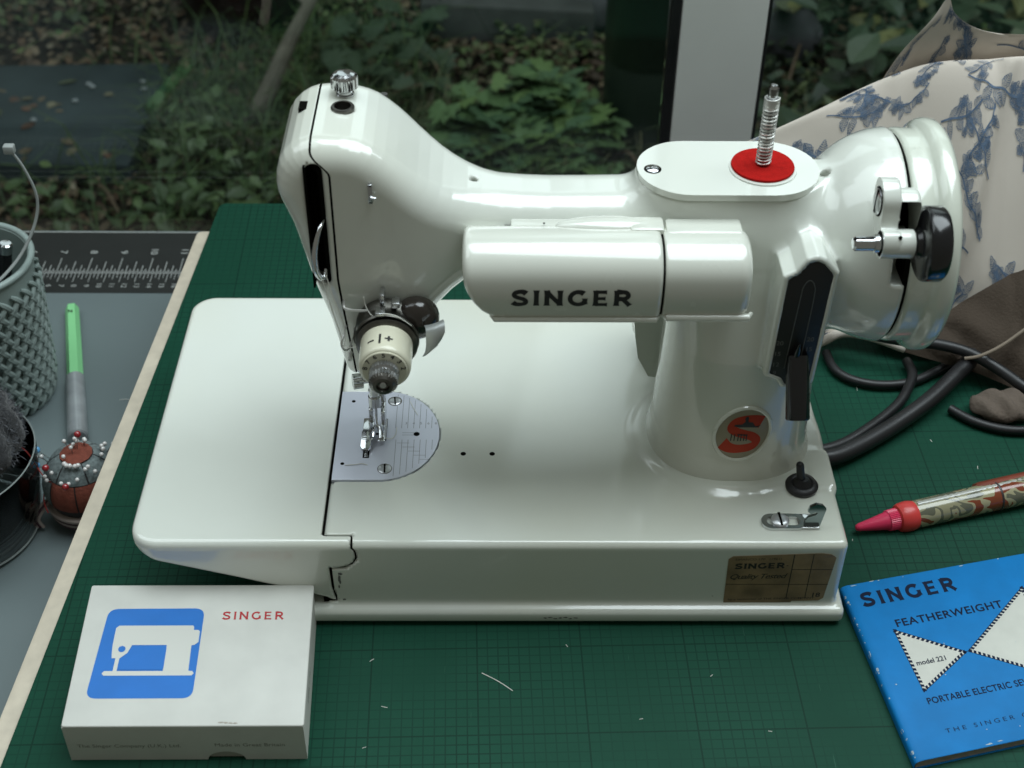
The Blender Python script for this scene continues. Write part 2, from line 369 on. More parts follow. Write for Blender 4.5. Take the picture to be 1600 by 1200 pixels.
def f_head(x, y, z):
    X = x[:, :1, :] if x.ndim == 3 else x; Zz = z[:, :1, :] if x.ndim == 3 else z
    d2 = polysdf(OUT, X, Zz)
    t = sstep(-192, -148, X); tz = sstep(150, 100, Zz)
    hy = 29.5*(1-t)+18.5*t-3*tz*(1-t); yc = 77.5*(1-t)+76*t; r = 11*(1-t)+14.5*t
    qy = np.abs(y-yc)-hy+r; q2 = d2+r
    return np.sqrt(np.maximum(qy, 0)**2+np.maximum(q2, 0)**2)+np.minimum(np.maximum(qy, q2), 0)-r
def f_pillar(x, y, z):
    hx = np.interp(z, [40, 48, 54, 62, 80, 110, 150, 180], [37.5, 37, 35.6, 34.6, 33.9, 33.3, 32.8, 31])
    hy = np.interp(z, [40, 48, 60, 110, 150, 180], [34.5, 34, 32.5, 30, 25, 20]); cy = np.interp(z, [47, 110, 160], [72, 73.5, 76])
    n = 2.35
    r = ((np.abs(x+45.8)/hx)**n+(np.abs(y-cy)/hy)**n)**(1/n)
    return smax((r-1)*30, z-170, 14)
HUB = catmull([(-50, 10), (-38, 17), (-31, 21), (-25, 26), (-20, 31), (-14.5, 36), (-8.5, 40), (-2, 42.6), (4, 43.8), (8, 44)], 12)
def f_body(x, y, z):
    d = smin(f_head(x, y, z), f_pillar(x, y, z), 13)
    rho = np.sqrt((y-76)**2+(z-154)**2)
    R_ = np.interp(x, HUB[:, 0], HUB[:, 1])
    hub = smax((rho-R_)*.8, np.maximum(x-6.5, -44-x), 2.0)
    d = smin(d, hub, 9)
    # bracket lug on the guard
    a = np.array([1., 46, 180]); b = np.array([1., 33, 194]); ab = b-a
    t = np.clip(((x-a[0])*0+(y-a[1])*ab[1]+(z-a[2])*ab[2])/(ab@ab), 0, 1)
    lug = smax(np.sqrt((y-a[1]-ab[1]*t)**2+(z-a[2]-ab[2]*t)**2)-8.0, np.abs(x+.5)-4.6, 2.5)
    d = smin(d, lug, 4)
    X = x[:, :1, :] if x.ndim == 3 else x; Zz = z[:, :1, :] if x.ndim == 3 else z
    lp = polysdf(lever_poly, X, Zz)
    boss = smax(lp-.6, np.maximum(34.6-y, y-66), 2.2)
    inset = np.maximum(lp+1.9, y-36.4)
    d = smin(d, boss, 3.2); d = smax(d, -inset, 1.0)
    qx = np.maximum(np.abs(x+59.5)-16.3, 0); st = np.sqrt(qx**2+(y-76.5)**2)-19.8
    seat = smax(st, np.maximum(z-182.1, 160-z), 1.2); d = smin(d, seat, 9)
    # notch in the guard behind the winder wheel
    d = smax(d, -rbox(x, y, z, (.8, 20, 159), (20, 47, 178), 1.0), 1.2)
    return d
def f_all(x, y, z):
    d = f_body(x, y, z)
    d = smax(d, -rbox(x, y, z, (-223.6, 30, 147+(x+220)*0), (-216.9, 66, 202), 2.8), 1.0)
    # oil holes
    for (hx_, hy_, hz_, rr) in ((-160.5, 76, 180, 1.6), (-21.5, 73, 178, 2.0), (-197, 104, 205, 1.6)):
        d = smax(d, -np.maximum(np.sqrt((x-hx_)**2+(y-hy_)**2)-rr, hz_-6-z), .8)
    d = smax(d, -np.maximum(np.sqrt((x+211)**2+(y-79)**2)-3.9, 196-z), .8)
    return d
BV, BF = surface_net(f_all, (-240, 28, MZ-.4), (10, 124, 214), 1.25)
def cut(V, F, keep):                          # cut along the curved joint between head and face plate
    W = V.copy(); W[:, 0] -= seam(V[:, 2])
    me = bpy.data.meshes.new('c'); me.from_pydata(W.tolist(), [], F.tolist()); b = bmesh.new(); b.from_mesh(me); bpy.data.meshes.remove(me)
    if keep == 'body': co, no = (.45, 0, 0), (-1, 0, 0)
    else: co, no = (-.45, 0, 0), (1, 0, 0)
    bmesh.ops.bisect_plane(b, geom=b.verts[:]+b.edges[:]+b.faces[:], plane_co=co, plane_no=no, clear_outer=True)
    b.verts.index_update(); V2 = np.array([v.co[:] for v in b.verts]); F2 = [tuple(v.index for v in f.verts) for f in b.faces]; b.free()
    V2[:, 0] += seam(V2[:, 2]); return V2, F2
for nm, kp in (('body', 'body'), ('face_plate', 'plate')):
    V2, F2 = cut(BV, BF, kp); g, _ = grad(f_all, V2); g /= np.linalg.norm(g, axis=1)[:, None]+1e-9
    o = obj(nm, (V2, F2), ENAMEL, machine, normals=g)
    if nm == 'face_plate': face_plate = o
    else: body = o
def f_liner(x, y, z): return np.maximum(f_head(x, y, z)+1.3, np.abs(x-seam(z))-5)
obj('joint_gap', surface_net(f_liner, (-232, 44, 90), (-200, 112, 212), 2.0, 1), GAP, machine)
obj('slot_darkness', box((-224.3, 58, 146), (-216.2, 66.5, 203)), GAP, machine, smooth=False)  # black boxes added inside the slot to paint its shaded depth
obj('slot_darkness', merge(box((-223.9, 47, 147), (-223.2, 66, 202)), box((-217.3, 51, 147), (-216.6, 66, 202))), GAP, machine, smooth=False)
def surf_y(x, z, f=f_body, y0=10.):
    x = np.atleast_1d(np.asarray(x, float)); z = np.atleast_1d(np.asarray(z, float)); y = np.full(x.shape, y0)
    for _ in range(22):
        d = f(x, y, z); y = y+np.clip(d, -2, 5)*.85
    return y
def on_front(lift):                           # lays flat print on the front of the casting
    def m(u, v, w=0): return (u, float(surf_y(u, v)[0])-lift-w, v)
    return m

def screw(p, d, r, parent, slot_angle=0, h=1.0, m=None, dome=.25):
    u, w, dd = basis(d); p = np.array(p, float)
    s = obj('screw', lathe(p, d, [(-.5, r), (h*.55, r), (h, r*.86), (h+dome*r*.3, r*.45), (h+dome*r*.34, .01)], 28), m or STEEL, parent)
    a = math.radians(slot_angle); t = u*math.cos(a)+w*math.sin(a); q = np.cross(dd, t)
    V = []; top = h+dome*r*.36
    for k in (-.5, top):
        for (i, j) in ((-1, -1), (1, -1), (1, 1), (-1, 1)): V.append(p+dd*k+t*i*r*.93+q*j*r*.13)
    obj('slot', (np.array(V), [(0, 1, 2, 3), (4, 5, 6, 7), (0, 1, 5, 4), (1, 2, 6, 5), (2, 3, 7, 6), (3, 0, 4, 7)]), GAP, s, smooth=False)
    return s
# oil-hole inserts, top bushing, presser knob
obj('bushing', lathe((-211, 79, 206.5), (0, .0, 1), [(0, 4.6), (3.4, 4.6), (3.9, 4.2), (3.9, 3.3), (-4, 3.1), (-4, .01)], 36), DARKSTEEL, machine)
obj('presser_knob', lathe((-211, 90.5, 206.5), (0, 0, 1), [(0, 3.6), (3.2, 3.6), (3.6, 3.0), (4.4, 3.0), (5.2, 4.0), (6.0, 4.9), (10.4, 4.9), (11.4, 4.2), (11.9, 2.6), (12.1, .01)], 60,
    [0, 0, 0, 0, 0, .45, .45, 0, 0, 0]), CHROME, machine, angle=12)
for (x, y, z, r) in ((-160.5, 76, 176.6, 1.55), (-21.5, 73, 172.5, 1.9), (-197, 104, 202, 1.5)):
    obj('oil_hole', cyl((x, y, z-3), (x, y, z+.1), r, 16), mat('oil_hole_dark', (.05, .05, .045), .6), machine)
obj('latch_hole', box((-228.4, 80, 203.9), (-224.9, 86.5, 208.2)), GAP, face_plate, smooth=False)
# thread guide staple on the head
def fy(x, z): return float(surf_y(x, z)[0])
y0 = fy(-199, 190)
obj('thread_guide', merge(box((-200, y0-1.6, 186.6), (-198.4, y0-.9, 195), .25), box((-200, y0-1.6, 194), (-198.4, y0+.5, 195), .2), box((-200, y0-1.6, 186.6), (-198.4, y0+.5, 187.6), .2), cyl((-199.2, y0-1.9, 189.6), (-197.2, y0-1.9, 189.2), .5, 8)), STEEL, machine)
BRIGHT = mat('bright_wire', (.66, .66, .63), .4, .7)
# take-up lever
tk = catmull([(-217.5, 52, 178), (-219, 46, 176.5), (-220.6, 42.5, 172), (-221.6, 41.0, 166), (-221.4, 40.8, 160), (-220.2, 41.5, 156), (-218.6, 42.6, 155.4), (-218.2, 44.5, 158)], 7)
obj('take_up_lever', tube(tk, np.interp(np.linspace(0, 1, len(tk)), [0, .2, .45, .8, 1], [.7, .9, 1.3, 1.1, .5]), 10), CHROME, machine)
# wire guides low on the face plate
obj('wire_guide', tube(catmull([(-212.6, 50, 139.5), (-212.4, 45.5, 139.6), (-211.6, 44, 138.8), (-207, 43.6, 138.2), (-194.2, 43.6, 138.4), (-193.6, 45, 138.6), (-193.4, 49, 138.8)], 5), .6, 8), BRIGHT, machine)
obj('thread_guide', merge(tube(catmull([(-212.8, 50, 125.5), (-213.4, 44, 125), (-214.2, 42, 122.5), (-213.4, 41.5, 120), (-211.6, 43, 119), (-210.4, 50, 119)], 5), .45, 8), cyl((-211.6, 49, 112.5), (-211.6, 44, 112.5), .8, 10)), BRIGHT, machine)

# tension assembly
TX, TZ = -195., 128.8
ta = obj('tension_assembly', merge(lathe((TX, 50, TZ), (0, -1, 0), [(0, 6), (3, 6), (3.2, 13.2), (6, 13.2), (7.5, 12.2), (10.5, 11.6), (12, 12.3), (13.2, 12.9), (14.0, 12.4), (14.2, 9.0)], 60),
     lathe((TX-11, 48, TZ-4), (0, -1, 0), [(0, 3.5), (6, 3.5), (6.5, 3)], 20)), DARKSTEEL, machine)
obj('tension_disc', lathe((TX, 34.9, TZ), (0, -1, 0), [(0, 11.2), (.7, 12.3), (1.2, 12.4), (1.6, 11.8), (2.2, 10)], 60), DARKSTEEL, ta)
obj('stop_pin', merge(box((TX-4.2, 35, TZ+12.2), (TX-.2, 40, TZ+14.4), .5), box((TX+2, 40, TZ+13), (TX+5.4, 45, TZ+15.6), .6), box((TX-2.6, 41, TZ+13), (TX-.6, 47, TZ+19), .5)), STEEL, ta)
drum = obj('tension_drum', lathe((TX, 33, TZ), (0, -1, 0), [(0, 10.0), (.4, 10.5), (12.6, 10.35), (14.0, 10.1), (14.7, 9.6), (15.0, 9.2)], 64), IVORY, ta)
dial = obj('tension_dial', lathe((TX, 18.5, TZ), (0, -1, 0), [(0, 9.0), (.9, 9.0), (1.2, 8.7), (1.25, .01)], 64), IVORY, ta)
obj('dial_gap', lathe((TX, 18.35, TZ), (0, -1, 0), [(0, 9.3), (.05, 9.3), (.06, .01)], 64), mat('ivory_shadow', (.18, .17, .12), .6), ta)
G = []
for ch, deg in (('2', 10), ('3', 37), ('4', 63), ('5', 90), ('6', 117), ('7', 145), ('8', 171)):
    v, f = text_geo(ch, 2.75, .018, 1.12, align='CENTER'); a = math.radians(deg); v = v*[1, 1, 0]; v[:, 1] -= 1.05
    r = 7.75; t = math.radians(deg-90); c, s = math.cos(t), math.sin(t)
    X = TX+r*math.cos(a)+v[:, 0]*c-v[:, 1]*s; Zz = TZ+r*math.sin(a)+v[:, 0]*s+v[:, 1]*c
    G.append((np.c_[X, np.full(len(X), 17.17), Zz], f))
obj('dial_numbers', merge(*G), INK, dial, smooth=False)
def drum_map(u, v, w=0):                      # u mm round the drum from its top, v mm from its front edge
    a = math.pi/2-u/10.5; return (TX+10.47*math.cos(a), 19.2+v, TZ+10.47*math.sin(a))
def strip(u0, u1, v0, v1, n=6): return np.array([(u0+(u1-u0)*i/n, v, 0) for v in (v0, v1) for i in range(n+1)]), [(i, i+1, n+2+i, n+1+i) for i in range(n)]
obj('drum_marks', merge(place(strip(-2.2, -1.3, 2.4, 8.2), drum_map), place(strip(-7.2, -4.2, 4.6, 5.5), drum_map), place(strip(.2, 3.4, 4.8, 5.7), drum_map), place(strip(1.35, 2.25, 3.7, 6.8), lambda u, v, w=0: tuple(np.array(drum_map(u, v))+[0, -.0, .03]))), INK, drum, smooth=False)
obj('thumb_nut', lathe((TX, 17.2, TZ), (0, -1, 0), [(0, 5.0), (.4, 5.4), (2.6, 5.4), (3.1, 5.0), (3.5, 4.4), (4.6, 4.3)], 60, [0, .55, .55, 0, 0, 0]), STEEL, ta, angle=12)
nut = obj('thumb_nut', lathe((TX, 12.8, TZ), (0, -1, 0), [(0, 4.7), (.4, 5.2), (3.4, 5.2), (4.2, 4.8), (5.2, 3.9), (5.3, 2.6), (4.0, 2.2), (3.4, .01)], 56, [0, .4, .4, 0, 0, 0, 0, 0]), DARKSTEEL, ta, angle=12)
obj('nut_knurl', lathe((TX, 12.3, TZ), (0, -1, 0), [(0, 5.2), (2.4, 5.2)], 56, [.55, .55]), STEEL, nut, angle=12)
obj('stud_end', cyl((TX, 10.4, TZ), (TX, 8.2, TZ), 1.5, 16, .2), CHROME, nut)
# regulator disc and its curled lever
obj('regulator_disc', lathe((-183.4, 48, 133.5), (0, -1, 0), [(0, 8.8), (2, 9.2), (5, 9.0), (7, 7.6), (8.5, 4.4), (9, .01)], 40), mat('dark_bakelite', (.03, .024, .02), .18, coat=.5), machine)
Vt = []; Ft = []
rowsL = [(-.8, 4.2, 1.6), (-.6, 3.0, 2.9), (0, 1.0, 3.1), (.2, -.6, 2.2), (.2, -1.6, 0), (.2, -2.4, -3), (-.3, -2.9, -6), (-1.4, -3.0, -8.2)]   # section of the curled plate
for k_ in (0, 1):
    for i_, (dx, dy, dz) in enumerate(rowsL):
        for t in np.linspace(0, 1, 5):
            tap = 1-.18*max(0, i_-4)*(1 if 1 else 0)
            Vt.append((-179.4+dx+(7.6*tap)*t+(1.4 if i_ > 3 else 0)*0+k_*.0, 32.8+dy+.5*k_-1.2*math.sin(t*2.6), 134.0+dz+3.6*t-.5*k_))
nL = len(rowsL)
for k_ in (0, 1):
    for i_ in range(nL-1):
        for j_ in range(4): a_ = k_*nL*5+i_*5+j_; Ft.append((a_, a_+1, a_+6, a_+5))
for j_ in range(4): Ft += [(j_, j_+1, nL*5+j_+1, nL*5+j_), ((nL-1)*5+j_, (nL-1)*5+j_+1, (2*nL-1)*5+j_+1, (2*nL-1)*5+j_)]
for i_ in range(nL-1): Ft += [(i_*5, (i_+1)*5, (nL+i_+1)*5, (nL+i_)*5), (i_*5+4, (i_+1)*5+4, (nL+i_+1)*5+4, (nL+i_)*5+4)]
obj('release_lever', (np.array(Vt), Ft), mat('pale_steel', (.50, .53, .52), .42, .6), machine, angle=60)
# needle plate
def dplate(z0, z1, ins=0):
    P = [(-223.6+ins, 40.6+ins), (-203, 40.6+ins)]+[(-203+(26-ins)*math.cos(a), 70.5+(30-ins)*math.sin(a)) for a in np.linspace(-math.pi/2, math.pi/2, 40)]+[(-223.6+ins, 100.4-ins)]
    return prism(P, z0, z1, None, .25)
npl = obj('needle_plate', dplate(MZ-1.6, MZ+.35), PLATE, machine, angle=30)
G = []
zt = MZ+.37
def ln(x0, y0, x1, y1, w=.22, z=zt):
    d = np.array([x1-x0, y1-y0]); n = np.array([-d[1], d[0]])/np.linalg.norm(d)*w/2
    return [(x0+n[0], y0+n[1], z), (x1+n[0], y1+n[1], z), (x1-n[0], y1-n[1], z), (x0-n[0], y0-n[1], z)], [(0, 1, 2, 3)]
for i in range(7):
    x = -197.2+2.75*i; h = 28.6*math.sqrt(max(1-((x+203)/24.6)**2, .01)); G += [ln(x, 74.5, x, 70.5+h), ln(x+.6, 70.5-h+1.5*i*.2, x+.6, 66.8)]
G += [ln(-194, 71.4, -186, 71.4), ln(-194, 69.9, -186, 69.9)]+[ln(-196+2.6*i, 64.5-2.7*i, -190.5+2.6*i, 64.5-2.7*i, z=zt+.02) for i in range(5)]
obj('guide_lines', merge(*G), mat('engraved_line', (.23, .24, .27), .5, .3), npl, smooth=False, kind='stuff')
G = []
for i, s in enumerate('34568'):
    G.append(place(text_geo(s, 2.2, 0), plane_map((-193+3.4*i, 77.2, zt+.01), (1, 0, 0), (0, 1, 0))))
obj('plate_numbers', merge(*G), MATS['engraved_line'], npl, smooth=False)
screw((-200.6, 47.6, MZ+.3), (0, 0, 1), 3.0, npl, 2, .35, STEEL, .1); screw((-198.5, 93.5, MZ+.3), (0, 0, 1), 2.8, npl, 6, .35, STEEL, .1)
for (x, y) in ((-200.6, 47.6), (-198.5, 93.5)): obj('screw_seat', cyl((x, y, MZ-1), (x, y, MZ+.36), 3.3, 28), DARKSTEEL, npl)
for (x, y, r) in ((-217.8, 93.3, .9), (-219.6, 50.8, .9), (-187.4, 70.6, 1.4), (-205.2, 70.6, .8)):
    obj('pin_hole', cyl((x, y, MZ-1), (x, y, zt), r, 16), GAP, npl)
obj('feed_slot', merge(box((-210.9, 54.5, MZ-1), (-208.0, 68, zt)), box((-202.9, 66, MZ-1), (-201.0, 81, zt))), GAP, npl, smooth=False)
obj('feed_dog', merge(*[box((x0, y, MZ-1), (x0+1.5, y+.7, MZ+.75), .1) for x0, ys in ((-210.2, np.arange(55, 68, 1.0)), (-202.7, np.arange(66.5, 80, 1.0))) for y in ys]), STEEL, npl)
# needle bar, presser bar, presser foot
obj('needle_bar', merge(cyl((-205.5, 71.5, 66), (-205.5, 71.5, 100), 2.1, 20, .3), cyl((-205.5, 71.5, 64), (-205.5, 71.5, 70), 2.9, 20, .4)), CHROME, machine)
obj('needle', tube([(-205.2, 71, 66), (-205.2, 71, 56), (-205.2, 71, 49)], [.55, .5, .2], 8), CHROME, machine)
obj('needle_clamp', merge(lathe((-207, 70.5, 80), (-1, -.25, 0), [(0, 1.6), (3, 1.6), (3.2, 3.2), (7.4, 3.2), (7.7, 2.6)], 40, [0, 0, .3, .3, 0])), CHROME, machine)
obj('presser_bar', cyl((-204.5, 81, 60), (-204.5, 81, 100), 2.3, 20), CHROME, machine)
ft = obj('presser_foot', merge(box((-207.6, 75.5, 58.5), (-201.5, 84, 72), .8), box((-208.6, 71, 53.6), (-206.7, 78.5, 62), .5), box((-203.0, 69.5, 53.6), (-201.2, 78.5, 62), .5),
    box((-211.6, 62.5, 50.2), (-206.7, 77, 51.6), .45)), CHROME, machine)
toe = prism([(-2.3, 0), (-2.3, 8), (-1.5, 9.6), (1.4, 9.6), (2.3, 8), (2.3, 0)], 0, 1.1, lambda u, v, w: (-209.4+u-.25*v*.2, 67-v*.95, 51.4+w-.33*v*.85+(.0 if v < 8 else -.1)), .25)
obj('toe', toe, CHROME, ft)
obj('toe', merge(box((-203.6, 65.2, 49.6), (-201.6, 80, 50.7), .35), tube(catmull([(-206.9, 64.5, 51), (-206.5, 69.2, 52.2), (-205.2, 70.6, 52.4), (-203.8, 69.2, 52.0), (-203.4, 64.2, 50.4)], 5), .75, 8), box((-204.6, 63, 49.2), (-201.3, 66.2, 50.2), .4)), CHROME, ft)
screw((-207.6, 78, 68), (-1, 0, 0), 1.8, ft, 20)
# loose white thread ends
THREAD = mat('white_thread', (.72, .72, .66), .8)
def thread(pts, label, r=.2, k=8, m=THREAD):
    return tag(obj('thread', tube(catmull(pts, k), r, 6), m, None, origin=pts[0]), label, 'thread')
thread([(-217.9, 42.3, 156.2), (-216.5, 42.6, 148), (-214.6, 43.2, 140), (-212.8, 43.4, 131), (-212.6, 42.5, 124), (-213.5, 41.4, 121)], 'white thread running from the take-up lever down to the side guide', .2)
thread([(-219.6, 40.8, 156), (-217.8, 42.2, 145), (-216.2, 44, 134), (-214.3, 44, 124.5), (-213.6, 42.2, 121.4), (-209, 40, 122.3), (-206.2, 38.5, 124.6), (-205.4, 37.8, 125.8), (-207.6, 37, 125.0)], 'white thread looped from the side guide round the tension discs', .2)
thread([(-203.8, 41.5, 146.5), (-203.4, 41.6, 142.5), (-201.5, 40, 139.3), (-199.2, 37.2, 140.2), (-196, 35.2, 143), (-191.5, 35, 142.4), (-187.5, 35.2, 139.4), (-185, 36, 136.4)], 'short loose white thread end curling over the top of the tension discs', .22)
thread([(-205.6, 69.8, 60), (-204.2, 68.5, 53), (-203, 66.5, 50.2), (-199.2, 66, 48.6), (-197, 69.5, 48), (-196.6, 74.5, 48)], 'white thread hanging from the needle and curling over the plate', .17)
thread([(-218.3, 49.6, MZ+.6), (-214, 49.8, MZ+.8), (-211, 50.6, MZ+.6), (-208.3, 49.8, MZ+.6)], 'short wavy snip of white thread lying on the needle plate', .17)
thread([(-191.3, 93, MZ+.6), (-189.5, 88, MZ+.8), (-187.4, 83.5, MZ+.6)], 'straight fine thread end on the far side of the needle plate', .14)
# bolts' holes in the bed
for x in (-165.9, -152.9):
    obj('screw_hole', lathe((x, 57.8, MZ-1), (0, 0, 1), [(0, .01), (0, 1.25), (1.03, 1.25), (1.06, 1.0)], 20), GAP, machine)

# lamp shade on the arm: lofted section with a slanting end
SEC = catmull([(56.5, 169.5), (53, 172.8), (48, 174.8), (42, 175.6), (36, 174.6), (30.5, 171.4), (27.2, 166.8), (26, 161), (26.2, 155), (27.2, 150.2), (28.2, 147.4), (30, 145.4), (38, 143), (48, 141), (56.5, 141)], 4)
def lamp_geo(xl, xr, nx=22, grow=0.0, endr=2.6, endl=3.0):
    c = SEC.mean(0); V = []; F = []; m = len(SEC)
    s = np.r_[0, np.linspace(0, 1, nx), 1.0]
    for i, t in enumerate(s):
        for (yy, zz) in SEC:
            x0 = xl(zz); X = x0+(xr-x0)*t
            dl = X-x0; dr = xr-X; k = 0
            if endr: k = max(k, 1-min(dr/endr, 1))
            if endl: k = max(k, 1-min(dl/endl, 1))
            sh = 1-math.sqrt(max(1-k*k, 0)); ex = (endr if dr < dl else endl)*sh
            if i in (0, len(s)-1): ex = 12
            d = np.array([yy, zz])-c; L = np.linalg.norm(d); q = c+d*(1+(grow-ex)/L)
            V.append((X, q[0], q[1]))
    n = len(s)
    for i in range(n-1):
        for j in range(m-1): F.append((i*m+j, i*m+j+1, (i+1)*m+j+1, (i+1)*m+j))
        F.append((i*m+m-1, i*m, (i+1)*m, (i+1)*m+m-1))
    F.append(tuple(range(m))); F.append(tuple((n-1)*m+j for j in range(m)))
    return np.array(V), F
xs_ = lambda a, b, r: np.r_[a+np.array([0, .15, .5, 1.0, 1.7, 2.6]), np.linspace(a+6, b-6, 4), b-np.array([2.6, 1.7, 1.0, .5, .15, 0])]
_lin = np.linspace
def lamp(xl, xr, **k):
    return lamp_geo(xl, xr, 90, **k)
LB = mat('lamp_enamel', (.68, .695, .62), .24, coat=1, var=.02, vscale=14, rvar=.04); specks(LB)
shade = obj('lamp_shade', lamp(lambda z: -164.5+np.interp(z, [141, 146.5, 150, 154, 158, 163, 172, 179], [12.5, 10.5, 6.2, 3.6, 1.8, .6, 0, 0]), -87.6, grow=0.0), LB, machine, angle=50)
sock = obj('lamp_socket_cover', lamp(lambda z: -87.2, -53.4, grow=-.7, endl=.8, endr=4.5), LB, machine, angle=50)
obj('joint_gap', lamp(lambda z: -89, -86, grow=-1.6, endl=0, endr=0), GAP, machine)
def lipgeo(x0, x1, y, z, r=1.0):
    return tube([(x0, y+2.5, z), (x0+1.2, y, z), (x1-1.2, y, z), (x1, y+2.5, z)], [r*.6, r, r, r*.6], 10)
obj('lip', lipgeo(-153.5, -88, 28.2, 146.0, 1.25), LB, shade); obj('lip', lipgeo(-86.7, -52.2, 28.3, 147.0, 1.6), LB, sock)
hump = obj('hinge_cover', merge(box((-146, 49.5, 168), (-88.6, 57.3, 173.6), 1.2), ellipsoid((-108, 52, 173.2), (21, 5.4, 3.6), 24, 12), box((-100, 46, 168), (-86.4, 55.8, 175.9), 1.5)), LB, machine)
obj('hinge_cover', box((-86, 45, 166), (-56, 56, 175.0), 1.6), LB, machine)
for x in (-133, -116): obj('rivet', ellipsoid((x, 52, 174.6), (.45, .45, .3), 8, 5), GAP, hump)
obj('arm_slot', box((-148.5, 55.8, 166), (-55, 58.4, 169.6), .3), GAP, machine, smooth=False)
def sec_y(z):
    zs = SEC[4:48, 1]; ys = SEC[4:48, 0]; o = np.argsort(zs); return float(np.interp(z, zs[o], ys[o]))
W, wl = flared_word('SINGER', .25, .33)
cap = 7.4; sx = 45.6/wl
obj('printed_name', place(W, lambda u, v, w=0: (-145.6+u*sx, sec_y(154.0+v*cap)-.12-w*.0-float(w), 154.0+v*cap)), INK, shade, smooth=False)

# spool pin cover, felt, spool pin
def stadium(cx, cy, hx, hy, n=20):
    r = hy; return [(cx+hx-r+r*math.cos(a), cy+r*math.sin(a)) for a in np.linspace(-math.pi/2, math.pi/2, n)]+[(cx-hx+r+r*math.cos(a), cy+r*math.sin(a)) for a in np.linspace(math.pi/2, 3*math.pi/2, n)]
cover = obj('spool_pin_cover', prism(stadium(-59.5, 76.5, 36.3, 20.5), 182.5, 185.2, None, 1.1), ENAMEL, machine, angle=60)
obj('joint_gap', prism(stadium(-59.5, 76.5, 34.8, 19.0), 180, 182.6), GAP, machine, smooth=False)
obj('screw_recess', lathe((-89.6, 75, 184.9), (0, 0, 1), [(0, 3.5), (.36, 3.5), (.37, .01)], 28), GAP, cover)
obj('screw', lathe((-89.6, 75, 185.0), (0, 0, 1), [(0, 2.8), (.5, 2.8), (.9, 2.2), (1.15, 1.2), (1.2, .01)], 28), CHROME, cover)
felt = obj('felt_disc', lathe((-45.8, 76.5, 185.2), (0, 0, 1), [(.1, 12.2), (1.0, 12.6), (1.6, 12.4), (1.75, .01)], 60), RED, machine, angle=60)
obj('spool_seat', lathe((-45.8, 75.7, 184.9), (0, 0, 1), [(0, 13.6), (.9, 13.3), (1.0, .01)], 60), ENAMEL, cover)
pin = obj('spool_pin', lathe((-45.8, 76.5, 185), (0, 0, 1), [(0, 1.7), (32.4, 1.7), (32.6, 1.95), (35.4, 1.95), (36.4, 1.3), (36.7, .01)], 24), mat('pin_steel', (.20, .20, .19), .3, 1), machine)
tt = np.linspace(0, 1, 560); zz = np.where(tt < .8, 2+tt/.8*25, 27+(tt-.8)/.2*4); ang = 2*np.pi*np.where(tt < .8, tt/.8*17, 17+(tt-.8)/.2*6)
obj('pin_tip', lathe((-45.8, 76.5, 215.5), (0, 0, 1), [(0, 1.9), (3.6, 1.95), (5.2, 1.9), (6.1, 1.3), (6.4, .01)], 24), CHROME, pin)
obj('spring', tube(np.c_[-45.8+2.75*np.cos(ang), 76.5+2.75*np.sin(ang), 185.2+zz], .40, 6), BRIGHT, pin)

# stitch lever plate and lever
inner = [(x*.86+(-30.4)*.14, z*.955+138*.045) for x, z in lever_poly]
sp = obj('stitch_plate', prism(inner, -.5, .9, lambda u, v, w: (u, 36.0-w, v), .3), mat('matt_black', (.009, .009, .009), .45), machine, angle=40)
DG = mat('worn_edge_grey', (.045, .047, .045), .5)
u_path = catmull([(-34.2, 35.1, 116), (-32.7, 35.1, 150), (-32.2, 35.1, 157), (-30.2, 35.1, 160), (-28.0, 35.1, 157.4), (-27.4, 35.1, 150), (-28.4, 35.1, 116)], 5)
obj('slot_line', tube(u_path, .22, 6), mat('dark_line', (.09, .095, .09), .5), sp)
obj('plate_hole', lathe((-28.2, 35.3, 164.3), (0, -1, 0), [(0, 2.2), (.15, 2.2), (.2, 1.9), (-.4, 1.7)], 24), DG, sp)
obj('plate_numbers', merge(*[place(text_geo(s, 3.0, .01), plane_map((x, 35.05, z), (1, 0, 0), (0, 0, 1))) for s, x, z in (('20', -39.2, 128), ('15', -39.5, 122.5), ('12', -39.5, 117), ('9', -38.6, 112.5), ('20', -27.2, 130), ('15', -27.2, 125), ('12', -27.6, 119.5))]), mat('dim_number', (.11, .115, .11), .6), sp, smooth=False)
obj('adjusting_screw', merge(lathe((-30.8, 34, 116), (0, -.2, 1), [(0, 2.6), (3, 2.6), (3.3, 2.0), (3.4, 1.6), (11, 1.2), (16, .3)], 24)), BLACK, sp)
a0 = np.array([-29.8, 33.5, 121.5]); dd = np.array([.3, -14.5, -19.0])
obj('stitch_lever', lathe(a0, dd, [(-2, 4.2), (2, 4.4), (23.6, 4.7), (24.2, 4.4), (24.2, 3.4), (20, 3.2), (20, .01)], 30, [0, .22, .22, 0, 0, 0, 0]), BLACK, machine, angle=50)
obj('lever_rim', lathe(a0+dd/np.linalg.norm(dd)*24.1, dd, [(0, 4.3), (.15, 4.2), (.15, 3.5), (0, 3.4)], 30), mat('grey_rim', (.25, .25, .24), .5), machine)

